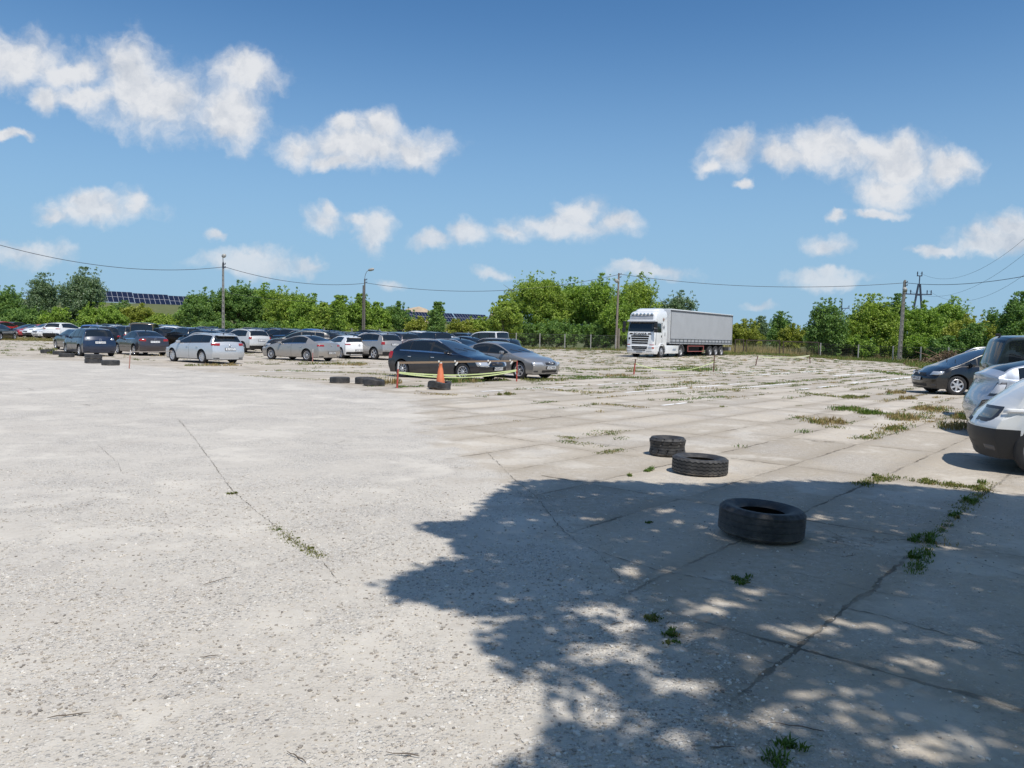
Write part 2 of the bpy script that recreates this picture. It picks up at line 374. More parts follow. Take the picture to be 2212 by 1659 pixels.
# painted bay lines on the slabs
pl = MB()
def strip(a, b, w=0.11, z=0.006):
    a, b = Vector(a), Vector(b); n_ = max(1, int((b - a).length / 1.0)); d = (b - a).normalized(); s_ = Vector((d.y, -d.x, 0)) * w / 2
    for i in range(n_):
        p, q = a.lerp(b, i / n_), a.lerp(b, (i + 1) / n_)
        if rnd.random() < 0.12: continue
        j0, j1 = rnd.uniform(0.75, 1.1), rnd.uniform(0.75, 1.1)
        vs = [p - s_ * j0, q - s_ * j1, q + s_ * j1, p + s_ * j0]
        pl.add([(v.x, v.y, gz(v.x, v.y) + z) for v in vs], [(3, 2, 1, 0)])
for a, b in [((1040, 846), (1463, 820.6)), ((1351, 848), (1600, 829)), ((1430, 876), (1500, 872)), ((1726, 841.2), (1790, 832)), ((1600, 838), (1700, 828)), ((1840, 828), (1960, 808)),
             ((1990, 812), (2010, 806)), ((1180, 801), (1330, 793)), ((1500, 808), (1600, 800)), ((1390, 797), (1480, 791)), ((1600, 812), (1760, 798)), ((560, 803), (700, 797)), ((1800, 812), (1900, 800))]:
    A, B = spot(*a), spot(*b); L_ = math.hypot(B[0] - A[0], B[1] - A[1])
    strip((A[0], A[1], 0), (A[0] + UV[0] * L_, A[1] + UV[1] * L_, 0), 0.15 if A[1] < 30 else 0.24)
o = pl.build('painted_lines', mat('faded_white_paint', (0.88, 0.87, 0.84), 0.8, var=0.08, vscale=9), smooth=False); tag(o, kind='structure')

ck = MB()
for pts, w in (([(385, 905), (430, 960), (500, 1058), (560, 1110), (600, 1142), (650, 1178), (690, 1202), (722, 1248)], .018), ([(722, 1248), (740, 1265), (700, 1250)], .01), ([(1050, 975), (1110, 1035), (1160, 1075), (1210, 1140), (1250, 1175), (1290, 1192), (1350, 1210), (1430, 1235), (1530, 1252), (1640, 1270), (1760, 1300), (1900, 1330), (2060, 1375), (2230, 1420)], .016), ([(1290, 1192), (1330, 1240), (1345, 1262)], .012),
                ([(1410, 1330), (1450, 1375), (1480, 1400)], .014), ([(1480, 1400), (1600, 1418), (1700, 1440)], .008), ([(210, 960), (255, 1000), (262, 1020)], .008), ([(700, 1200), (800, 1190), (850, 1172)], .006), ([(1750, 1130), (1830, 1165), (1950, 1195)], .012), ([(2000, 1195), (2110, 1215), (2230, 1250)], .014), ([(1600, 1225), (1720, 1238), (1850, 1270), (2000, 1300)], .008)):
    G_ = [Vector((*spot(*p)[:2], 0)) for p in pts]; path = []
    for a, b in zip(G_[:-1], G_[1:]):
        n = max(2, int((b - a).length / .035))
        for i in range(n): path.append(a.lerp(b, i / n) + Vector((rnd.gauss(0, .006), rnd.gauss(0, .008), 0)))
    vs = []
    for i, p in enumerate(path):
        d = (path[min(i + 1, len(path) - 1)] - path[max(0, i - 1)]).normalized(); s_ = Vector((d.y, -d.x, 0)) * w * .4 * rnd.uniform(.0, 1.0) * (.3 + .7 * abs(math.sin(i * .07)))
        vs += [p - s_ + Vector((0, 0, .004)), p + s_ + Vector((0, 0, .004))]
    ck.add(vs, [(2 * i, 2 * i + 1, 2 * i + 3, 2 * i + 2) for i in range(len(path) - 1)])
o = ck.build('pavement_cracks', mat('crack_dirt', (0.19, 0.165, 0.13), 0.95, var=.3, vscale=20), smooth=False); tag(o, kind='structure')

# ------------------------------------------------------------------ loose stones and weeds
def in_frame(x, y, z=0.0, mrg=40):
    d = Vector((x, y, z - CAMH)); zf_ = d.dot(fwd)
    if zf_ < 0.3: return False
    return abs(d.dot(right) / zf_ * F) < 1106 + mrg and abs(d.dot(up) / zf_ * F) < 829.5 + mrg
R = np.random.default_rng(11)
OCT_V = np.array([(1, 0, 0), (-1, 0, 0), (0, 1, 0), (0, -1, 0), (0, 0, 1), (0, 0, -1), ]); OCT_F = np.array([(0, 2, 4), (2, 1, 4), (1, 3, 4), (3, 0, 4), (2, 0, 5), (1, 2, 5), (3, 1, 5), (0, 3, 5)])
BOXV = np.array([(x, y, z) for z in (-.7, .8) for y in (-1, 1) for x in (-1, 1)], float); BOXF = np.array([(0, 2, 3, 1), (4, 5, 7, 6), (0, 1, 5, 4), (2, 6, 7, 3), (0, 4, 6, 2), (1, 3, 7, 5)])
def stones(name, n, ymax, smin, smax, matl, power=1.6, keepf=None, label=None):
    pts = []
    while len(pts) < n:
        y = 1.6 + (ymax - 1.6) * rnd.random() ** power; x = rnd.uniform(-0.75, 0.75) * y
        if not in_frame(x, y): continue
        g = math.sin(x * 1.3 + math.sin(y * 1.1) * 2) * math.sin(y * 0.9 + x * 0.4) * 0.5 + 0.5
        w = 0.12 + 0.88 * g
        if in_slabs(x, y) > 0.3: w *= 0.25
        if keepf: w *= keepf(x, y)
        if rnd.random() < w: pts.append((x, y))
    P = np.array(pts); s = smin + (smax - smin) * R.random(n) ** 3
    V = BOXV[None] * (0.6 + 0.5 * R.random((n, 8, 3)))
    V *= s[:, None, None] * np.stack([R.uniform(0.7, 1.3, n), R.uniform(0.7, 1.1, n), R.uniform(0.45, 0.8, n)], 1)[:, None, :] * 0.5
    a = R.random(n) * 6.28; ca, sa = np.cos(a), np.sin(a)
    X = V[:, :, 0] * ca[:, None] - V[:, :, 1] * sa[:, None]; Y = V[:, :, 0] * sa[:, None] + V[:, :, 1] * ca[:, None]
    V = np.stack([X + P[:, 0:1], Y + P[:, 1:2], V[:, :, 2] + s[:, None] * 0.12], 2)
    Fq = BOXF[None] + (np.arange(n) * 8)[:, None, None]
    o = np_mesh(name, V.reshape(-1, 3), Fq.reshape(-1, 4), [matl]); tag(o, label=label, cat='gravel', kind='stuff'); return o
def stone_mat(name, a, b_):
    m = bpy.data.materials.new(name); m.use_nodes = True; t = m.node_tree; b = t.nodes['Principled BSDF']; b.inputs['Roughness'].default_value = 0.85
    co = N(t, 'ShaderNodeTexCoord').outputs['Object']
    wn_ = N(t, 'ShaderNodeTexWhiteNoise', noise_dimensions='3D')
    link(t, vmath(t, 'SNAP', co, (0.04, 0.04, 1.0)), wn_.inputs['Vector'])
    link(t, mixc(t, wn_.outputs['Value'], a, b_), b.inputs['Base Color']); return m
stones('gravel', 15000, 8.5, 0.006, 0.022, stone_mat('pale_stone', (0.40, 0.36, 0.31), (0.72, 0.68, 0.62)), label='pale loose gravel strewn over the worn concrete in front')
stones('gravel', 5200, 8.0, 0.005, 0.017, stone_mat('grey_stone', (0.20, 0.18, 0.16), (0.48, 0.42, 0.36)), label='darker grey and brown stones among the pale gravel')

def leafmat(name, a, b_, trans=0.35, vs=0.8, rough=0.55, spread=True):
    m = bpy.data.materials.new(name); m.use_nodes = True; t = m.node_tree; b = t.nodes['Principled BSDF']; out = t.nodes['Material Output']
    b.inputs['Roughness'].default_value = rough; b.inputs['Specular IOR Level'].default_value = 0.35
    co = N(t, 'ShaderNodeTexCoord').outputs['Object']
    g = N(t, 'ShaderNodeNewGeometry')
    f = mathn(t, 'ADD', mathn(t, 'MULTIPLY', noise(t, co, vs, 4, 0.6), 0.75), mathn(t, 'MULTIPLY', g.outputs['Random Per Island'], 0.45))
    c = mixc(t, maprange(t, f, 0.35, 0.95, 0, 1), a, b_)
    link(t, c, b.inputs['Base Color'])
    tr = N(t, 'ShaderNodeBsdfTranslucent'); link(t, mixc(t, 1.0, c, (1.0, 1.15, 0.45), 'MULTIPLY'), tr.inputs[0])
    mx_ = N(t, 'ShaderNodeMixShader'); mx_.inputs[0].default_value = trans
    link(t, b.outputs[0], mx_.inputs[1]); link(t, tr.outputs[0], mx_.inputs[2]); link(t, mx_.outputs[0], out.inputs['Surface'])
    return m
W_GREEN = leafmat('weed_green', (0.07, 0.13, 0.02), (0.17, 0.24, 0.045), 0.3, 6)
W_OLIVE = leafmat('weed_olive', (0.11, 0.13, 0.03), (0.27, 0.26, 0.08), 0.3, 6)
W_DRY = leafmat('weed_dry', (0.24, 0.16, 0.07), (0.50, 0.40, 0.20), 0.3, 6)
def blades(name, tufts, mats):
    """tufts: (x, y, z, radius, height, n, lean, mat, width)"""
    VS, MS = [], []
    for x, y, z, rad, h, n, lean, mi, w in tufts:
        a = R.random(n) * 6.283; r_ = rad * np.sqrt(R.random(n)); bx, by = x + r_ * np.cos(a), y + r_ * np.sin(a)
        d = R.random(n) * 6.283; ln = lean * (0.3 + R.random(n)); hh = h * (0.4 + 0.6 * R.random(n)) * (1 - 0.5 * r_ / max(rad, 1e-6))
        wx, wy = -np.sin(d) * w, np.cos(d) * w
        tx, ty = bx + np.cos(d) * ln * hh, by + np.sin(d) * ln * hh
        mxp, myp = bx + np.cos(d) * ln * hh * 0.35, by + np.sin(d) * ln * hh * 0.35
        zz = np.full(n, z)
        V = np.stack([np.stack([bx - wx * .5, by - wy * .5, zz - .01], 1), np.stack([mxp + wx * .6, myp + wy * .6, zz + hh * .6], 1), np.stack([tx, ty, zz + hh], 1), np.stack([mxp - wx * .6, myp - wy * .6, zz + hh * .55], 1)], 1)
        VS.append(V); MS.append(np.full(n, mi))
    V = np.concatenate(VS); n = len(V); Fq = (np.arange(n) * 4)[:, None] + np.arange(4)[None]
    o = np_mesh(name, V.reshape(-1, 3), Fq, mats); o.data.polygons.foreach_set('material_index', np.concatenate(MS).astype(np.int32)); return o
# weeds along the joints
def patchy(x, y):
    v = math.sin(x * 0.55 + 1.7 * math.sin(y * 0.23)) * math.cos(y * 0.47 + 1.3 * math.sin(x * 0.31)) + 0.5 * math.sin(x * 1.9 + y * 1.3)
    return max(0.0, min(1.0, 0.5 + 0.42 * v))
tufts = []
def lerp_(a, b, t): return a + (b - a) * t
def joint_weeds():
    for k in range(-95, 30):
        n_ = V0 + SWD * k; off = -1.0 if n_ < -5.4 else 0.0
        for _ in range(230):                                    # along the long joints
            u_ = rnd.uniform(-2, 105); yield slab_xy(u_, n_ + rnd.gauss(0, 0.03)), 1.0
        for j in range(0, 36):
            for _ in range(3):
                yield slab_xy(U0 + off + SL * j + rnd.gauss(0, 0.03), n_ + rnd.uniform(0, SWD)), 0.8
for (x, y), wt in joint_weeds():
    if y < 3 or y > 88 or not in_poly(x, y, LOTP) or not in_frame(x, y, 0, 10): continue
    s_ = in_slabs(x, y)
    if s_ < 0: continue
    zone = 0.04 + 1.0 * ss((y - 14) / 10) * ss((s_ - 0.5) / 4) + 0.28 * ss((x - 3.5) / 4) * ss((y - 7) / 5)
    if x < -5: zone *= 0.35
    if rnd.random() > zone * patchy(x, y) ** 1.5 * wt * 1.5: continue
    far = y / 30
    r_ = rnd.random()
    mi = 0 if r_ < 0.33 else 1 if r_ < 0.7 else 2
    if x > 6 and y < 26 and rnd.random() < 0.4: mi = 2
    big = rnd.random() ** 3
    h = 0.035 + 0.10 * big + 0.03 * far * rnd.random()
    tufts.append((x, y, gz(x, y), 0.05 + 0.13 * big + 0.04 * far, h, 10 + int(14 * big), 0.9, mi, 0.008 + 0.006 * far))
    if rnd.random() < 0.35:
        for _ in range(3): 
            d = rnd.uniform(-0.5, 0.5); tufts.append((x + UV[0] * d, y + UV[1] * d, gz(x, y), 0.07 + 0.03 * far, h * 0.8, 12, 1.1, mi, 0.008 + 0.006 * far))
for a, b, n_, h, mi in (((1976, 1240), (2004, 1185), 40, .05, 0), ((2004, 1180), (2070, 1105), 34, .03, 0), ((2070, 1105), (2140, 1045), 60, .04, 1), ((1850, 1048), (1935, 1030), 60, .05, 1), ((1985, 1040), (2130, 1058), 70, .05, 1), ((2045, 880), (1900, 938), 90, .11, 2), ((1905, 938), (1860, 950), 30, .08, 1),
      ((1720, 898), (1800, 925), 40, .07, 1), ((1830, 885), (1990, 905), 60, .10, 0), ((583, 1128), (600, 1145), 10, .012, 1), ((598, 1142), (632, 1168), 26, .014, 1), ((632, 1168), (690, 1202), 40, .018, 1), ((1300, 979), (1350, 972), 26, .035, 1), ((1208, 944), (1236, 947), 20, .03, 1), ((1215, 952), (1245, 957), 16, .03, 0), ((1274, 942), (1345, 930), 34, .03, 1), ((1290, 930), (1350, 950), 16, .03, 0),
      ((1255, 955), (1300, 968), 14, .03, 1), ((1440, 866), (1560, 858), 50, .08, 0), ((1300, 873), (1380, 880), 30, .06, 2), ((1480, 852), (1620, 838), 60, .08, 1), ((1740, 850), (1850, 862), 50, .10, 1), ((1880, 800), (1960, 812), 60, .14, 0), ((1650, 830), (1800, 818), 60, .10, 0), ((1180, 842), (1300, 850), 40, .09, 2), ((1360, 838), (1520, 828), 60, .09, 1), ((900, 850), (985, 853), 30, .05, 2), ((620, 800), (900, 812), 110, .07, 1), ((540, 812), (720, 822), 50, .04, 1), ((1230, 800), (1500, 792), 140, .12, 1), ((1180, 812), (1420, 818), 120, .10, 0)):
    A, B = spot(*a), spot(*b)
    for _ in range(n_):
        t_ = rnd.random(); sp = .004 + .0045 * A[1] * (.5 if A[1] < 7 else 1); x, y = lerp_(A[0], B[0], t_) + rnd.gauss(0, sp), lerp_(A[1], B[1], t_) + rnd.gauss(0, sp * 1.3)
        tufts.append((x, y, gz(x, y), .012 + .008 * A[1], h * rnd.uniform(.4, 1.3), 9, 1.0, mi if rnd.random() < .7 else rnd.choice((0, 1, 2)), .004 + .0006 * A[1]))
o = blades('weeds', tufts, [W_GREEN, W_OLIVE, W_DRY]); tag(o, 'low green and dry weeds growing in the joints between slabs', 'weeds', kind='stuff')
print('joint tufts', len(tufts))
# tufts one can tell apart: pixel, radius m, height m, material, blades, label
WEEDS = [(1990, 1165, 0.13, 0.09, 0, 180, 'dark green grass clump on the slab corner behind the shaded tyre'),
 (1980, 1200, 0.08, 0.07, 0, 90, 'lower green grass clump in the joint under the larger clump'),
 (2090, 1085, 0.10, 0.07, 0, 140, 'string of green grass in the long joint at the shade edge'),
 (2060, 1115, 0.09, 0.06, 0, 120, 'thin green grass in the shaded long joint near the clump'),
 (2115, 1055, 0.10, 0.07, 1, 120, 'yellow green weed where the joint leaves the shade'),
 (2120, 1045, 0.08, 0.10, 0, 60, 'upright leafy weed at the crossing of two joints'),
 (2010, 1042, 0.14, 0.05, 1, 160, 'flat yellow green weed in the cross joint beside the shade'),
 (2060, 1048, 0.12, 0.05, 1, 120, 'flat weed further along the same cross joint'),
 (1895, 1033, 0.13, 0.06, 1, 150, 'light green weed on the sunny side of the shade edge'),
 (1405, 1017, 0.09, 0.07, 0, 90, 'bright green leafy weed left of the ribbed tyre'),
 (1355, 1029, 0.06, 0.06, 0, 60, 'small green weed left of the ribbed tyre and the leafy weed'),
 (1595, 1255, 0.09, 0.04, 0, 140, 'dark flat weed in the joint in front of the shaded tyre'),
 (1415, 1335, 0.07, 0.05, 1, 120, 'yellow green tuft in the shade above the star shaped weed'),
 (1455, 1380, 0.08, 0.05, 0, 120, 'star shaped green weed in the dappled shade'),
 (1695, 1632, 0.08, 0.05, 0, 150, 'green weed in dappled shade at the bottom edge beside a curved stick'),
 (1398, 1130, 0.05, 0.03, 0, 60, 'tiny dark green weed left of the shaded tyre'),
 (660, 1188, 0.045, 0.018, 1, 60, 'low tuft at the near end of the sunny crack'),
 (632, 1165, 0.04, 0.018, 1, 50, 'low tuft in the middle of the sunny crack'),
 (600, 1145, 0.03, 0.015, 0, 30, 'sparse tuft at the far end of the sunny crack'),
 (505, 1067, 0.04, 0.04, 1, 40, 'single small weed on the open sunny gravel'),
 (1830, 885, 0.45, 0.14, 0, 420, 'broad bright green weed patch in the middle of the slabs'),
 (1880, 893, 0.35, 0.18, 0, 360, 'feathery dark green weed beside the broad bright patch'),
 (1790, 915, 0.35, 0.20, 2, 300, 'pale dry grass clump left of the broad green patch'),
 (1950, 905, 0.40, 0.22, 2, 380, 'pale dry grass clump between the green patch and the white car'),
 (1925, 928, 0.30, 0.12, 1, 220, 'low greenish grass in front of the dry clump'),
 (2005, 885, 0.35, 0.22, 2, 300, 'tall dry grass clump left of the silver hatchback tail'),
 (2060, 925, 0.35, 0.25, 2, 360, 'tall dry grass clump under the nose of the silver hatchback'),
 (2075, 905, 0.25, 0.25, 1, 200, 'grass clump touching the bumper of the silver hatchback'),
 (1850, 858, 0.40, 0.12, 1, 240, 'low green weed patch beyond the broad green patch'),
 (1960, 862, 0.30, 0.18, 2, 200, 'dry brown grass near the black minivan'),
 (1978, 828, 0.22, 0.75, 1, 90, 'tall stalky weed standing left of the black minivan'),
 (1935, 850, 0.35, 0.20, 2, 220, 'dry grass patch left of the tall stalky weed'),
 (2045, 852, 0.15, 0.16, 0, 80, 'green weed in front of the black minivan wheel'),
 (1095, 853, 0.22, 0.14, 1, 160, 'green weed on the bare slab right of the orange cone'),
 (835, 830, 0.45, 0.38, 2, 260, 'tangled dry weed behind the torn pair of tyres'),
 (885, 836, 0.35, 0.12, 0, 200, 'green weed at the foot of the red post'),
 (1000, 826, 0.60, 0.30, 0, 340, 'leafy weeds under the front wheel of the dark hatchback'),
 (1060, 822, 0.60, 0.15, 1, 320, 'low weeds in front of the dark hatchback number plate'),
 (1180, 822, 0.80, 0.16, 1, 380, 'strip of low weeds before the silver saloon front wheel'),
 (1260, 818, 0.80, 0.14, 0, 320, 'strip of green weeds right of the silver saloon'),
 (480, 790, 0.70, 0.18, 2, 240, 'dry weeds under the side of the silver estate car'),
 (430, 790, 0.60, 0.14, 1, 200, 'green weeds under the sill of the silver estate car'),
 (720, 787, 1.20, 0.20, 1, 380, 'weeds behind the rear wheel of the beige saloon'),
 (760, 789, 0.90, 0.18, 2, 260, 'dry weeds in front of the small white hatchback'),
 (140, 765, 0.6, 0.45, 1, 200, 'grass tuft growing between the tyres on the left'),
 (92, 757, 0.5, 0.35, 1, 150, 'grass tuft left of the leftmost tyre'),
 (1510, 800, 1.6, 0.30, 0, 500, 'green weed bank at the leaning far post'),
 (1380, 803, 0.7, 0.15, 1, 200, 'weeds at the foot of the far red post'),
 (1330, 812, 0.8, 0.16, 2, 260, 'brown weeds between the far red post and the silver saloon')]
for px, py, rad, h, mi, nb_, lab in WEEDS:
    X, Y, Z = spot(px, py); tf = []
    wd = 0.006 + 0.0006 * Y
    for i in range(max(4, nb_ // 14)):
        a = rnd.uniform(0, 6.283); q = rad * math.sqrt(rnd.random())
        du_, dn_ = math.cos(a) * q * 1.5, math.sin(a) * q * 0.7
        x, y = X + UV[0] * du_ + NV[0] * dn_, Y + UV[1] * du_ + NV[1] * dn_
        m2 = mi if rnd.random() < 0.75 else rnd.choice((0, 1, 2))
        tf.append((x, y, gz(x, y), rad * 0.3, h * rnd.uniform(0.5, 1.2), 16, 1.2 if h < 0.1 else 0.5, m2, wd))
    o = blades('weeds' if rad >= .35 else 'weed_clump', tf, [W_GREEN, W_OLIVE, W_DRY]); tag(o, lab, 'weed', kind='stuff' if rad >= .35 else None)
# sticks
TW = [(470, 1258, 0.22, 60, 'thin grey stick lying on the gravel above the pale patch'), (455, 1422, 0.10, 15, 'short brown stick left of the pale dust patch'), (335, 1462, 0.05, 88, 'stubby grey chip of wood on the gravel'),
      (150, 1550, 0.16, 20, 'bent dry stem near the lower left edge'), (1720, 1575, 0.22, 160, 'curved stick beside the bottom weed'), (1838, 1204, 0.12, 30, 'forked twig on the shaded slab right of the tyre'), (1560, 1620, 0.10, 5, 'small twig in dappled light at the bottom'),
      (1330, 1350, 0.09, 40, 'small twig on the shaded gravel left of the star shaped weed'), (870, 1635, 0.13, 170, 'brown stem at the bottom edge near the tree shade'), (640, 1640, 0.12, 140, 'dry stem on the gravel at the bottom edge')]
for px, py, L_, a, lab in TW:
    X, Y, Z = spot(px, py); a = math.radians(a); m = MB(); p = []
    for i in range(6):
        t = i / 5 - 0.5; p.append((X + math.cos(a) * t * L_, Y + math.sin(a) * t * L_ * 0.9 + 0.03 * (0.25 - t * t) * 4 * L_, 0.008 + 0.006 * rnd.random()))
    m.tube(p, [0.0015, 0.0025, 0.0028, 0.0022, 0.002, 0.001], 5)
    if 'fork' in lab: m.tube([p[3], (p[3][0] + 0.03, p[3][1] + 0.05, 0.02)], [0.003, 0.001], 5)
    tag(m.build('stick', mat('dry_wood', (0.14, 0.11, 0.085), 0.85)), lab, 'stick')

# ------------------------------------------------------------------ trees
BARK = mat('bark', (0.12, 0.10, 0.08), 0.9, var=0.3, vscale=8, bump=0.5)
LM = {'dark': leafmat('foliage_dark', (0.106, 0.199, 0.058), (0.290, 0.428, 0.103)), 'mid': leafmat('foliage_mid', (0.152, 0.248, 0.047), (0.427, 0.580, 0.095)),
      'light': leafmat('foliage_light', (0.194, 0.290, 0.051), (0.484, 0.580, 0.106)), 'yellow': leafmat('foliage_yellow', (0.221, 0.263, 0.046), (0.493, 0.504, 0.094)),
      'grey': leafmat('foliage_grey', (0.101, 0.164, 0.086), (0.342, 0.443, 0.250), rough=0.4), 'brown': leafmat('foliage_brown', (0.12, 0.08, 0.05), (0.27, 0.18, 0.11), 0.15)}
def leaf_quads(cen, rad, npc, size, up_bias=0.5, drift=(0, 0, 0), squash=0.8):
    """clusters of leaves round centres cen (n,3)"""
    n = len(cen); cnt = np.clip((npc * (rad / rad.mean()) ** 1.7).astype(int), 5, npc * 3); tot = int(cnt.sum())
    c = np.repeat(cen, cnt, 0); rr = np.repeat(rad, cnt)
    d = R.normal(size=(tot, 3)); d /= np.linalg.norm(d, axis=1)[:, None]
    d *= (R.random(tot) ** 0.45)[:, None] * rr[:, None]; d[:, 2] *= squash
    p = c + d
    nrm = R.normal(size=(tot, 3)) + np.array([0, 0, up_bias]) + d / rr[:, None] * 0.8; nrm /= np.linalg.norm(nrm, axis=1)[:, None]
    t = np.cross(nrm, R.normal(size=(tot, 3)) + np.array(drift)); t /= np.linalg.norm(t, axis=1)[:, None] + 1e-9
    b = np.cross(nrm, t); s = size * R.uniform(0.6, 1.3, tot)[:, None]
    V = np.stack([p - t * s, p + b * s * 0.55 - t * s * 0.1, p + t * s, p - b * s * 0.55 - t * s * 0.1], 1)
    return V
def make_tree(name, base, H, rad, kind, label, cat='tree', seed=0, spiky=0.3, wind=0.0, hb=0.15, leaf=0.17, dens=1.0, trunk=True, group=None, depth=None, holes=0.25):
    global R
    R = np.random.default_rng(1000 + seed); q = random.Random(seed * 13 + 5)
    rady = depth or rad
    root = empty(name, base, 0, label, cat, group)
    m = MB(); z0 = H * hb
    tops = []
    nl = 5 if trunk else 4
    if trunk: m.tube([(0, 0, -0.2), (q.uniform(-.1, .1), q.uniform(-.1, .1), z0 + .3), (q.uniform(-.3, .3), q.uniform(-.2, .2), H * 0.6), (q.uniform(-.4, .4), 0, H * 0.88)], [0.06 + H * 0.017, 0.05 + H * 0.013, H * 0.007, 0.02], 7)
    for i in range(nl + 3):
        a = q.uniform(0, 6.283); h0 = q.uniform(z0 * .6, H * .5) if trunk else 0; e = q.uniform(.45, .9)
        p1 = Vector((math.cos(a) * rad * e, math.sin(a) * rady * e, min(H * .95, h0 + H * q.uniform(.25, .45))))
        m.tube([(0, 0, h0), (p1.x * .4, p1.y * .4, h0 + (p1.z - h0) * .55), p1], [0.02 + H * .006, 0.015 + H * .004, 0.012], 5)
    m.build('trunk', BARK, root)
    nc = int(60 + 34 * rad * rady ** 0.5 * H ** 0.5 * 0.85 * dens)
    # crown lobes
    lobes = [(q.uniform(-.55, .55) * rad, q.uniform(-.5, .5) * rady, z0 + (H - z0) * q.uniform(.25, .8), q.uniform(.38, .62)) for _ in range(9)]
    C_ = []
    while len(C_) < nc:
        lx, ly, lz, lr = q.choice(lobes)
        d = np.array([q.gauss(0, 1), q.gauss(0, 1), q.gauss(0, 1)]); d /= np.linalg.norm(d); d *= q.random() ** 0.35
        x, y, z = lx + d[0] * rad * lr, ly + d[1] * rady * lr, lz + d[2] * (H - z0) * lr * .62
        if z < z0 * .8 or z > H * .86: continue
        tz = (z - z0) / (H - z0); lim = math.sin(math.pi * min(1, max(.06, tz * .88 + .12))) ** .8
        if (x / rad) ** 2 + (y / rady) ** 2 > lim * lim: continue
        C_.append((x, y, z))
    # shoots that break the outline
    for i in range(int(16 + spiky * 34)):
        a = q.uniform(0, 6.283); e = q.uniform(0, .8); x, y = math.cos(a) * rad * e, math.sin(a) * rady * e
        zt_ = z0 + (H - z0) * math.sqrt(max(0, 1 - e * e * .8)) * q.choice((.74, .8, .85, .9, 1.0)); ln = q.uniform(.6, 1.6) * (0.6 + spiky)
        for k in range(4): C_.append((x + wind * k * .12, y, min(H, zt_ - ln * .5 + ln * k / 3)))
    Cn = np.array(C_); Cn[:, 0] += wind * (Cn[:, 2] / H) ** 2 * rad * .35
    n = len(Cn); rr = R.uniform(.16, .50, n) * (0.6 + 0.09 * H ** .9); rr[-int(16 + spiky * 34) * 4:] = R.uniform(.08, .20, int(16 + spiky * 34) * 4)
    V = leaf_quads(Cn, rr * 1.18, 46, leaf, 0.5, (wind * 2, 0, 0))
    Fq = (np.arange(len(V)) * 4)[:, None] + np.arange(4)[None]
    np_mesh('crown', V.reshape(-1, 3), Fq, [LM[kind]], root)
    return root
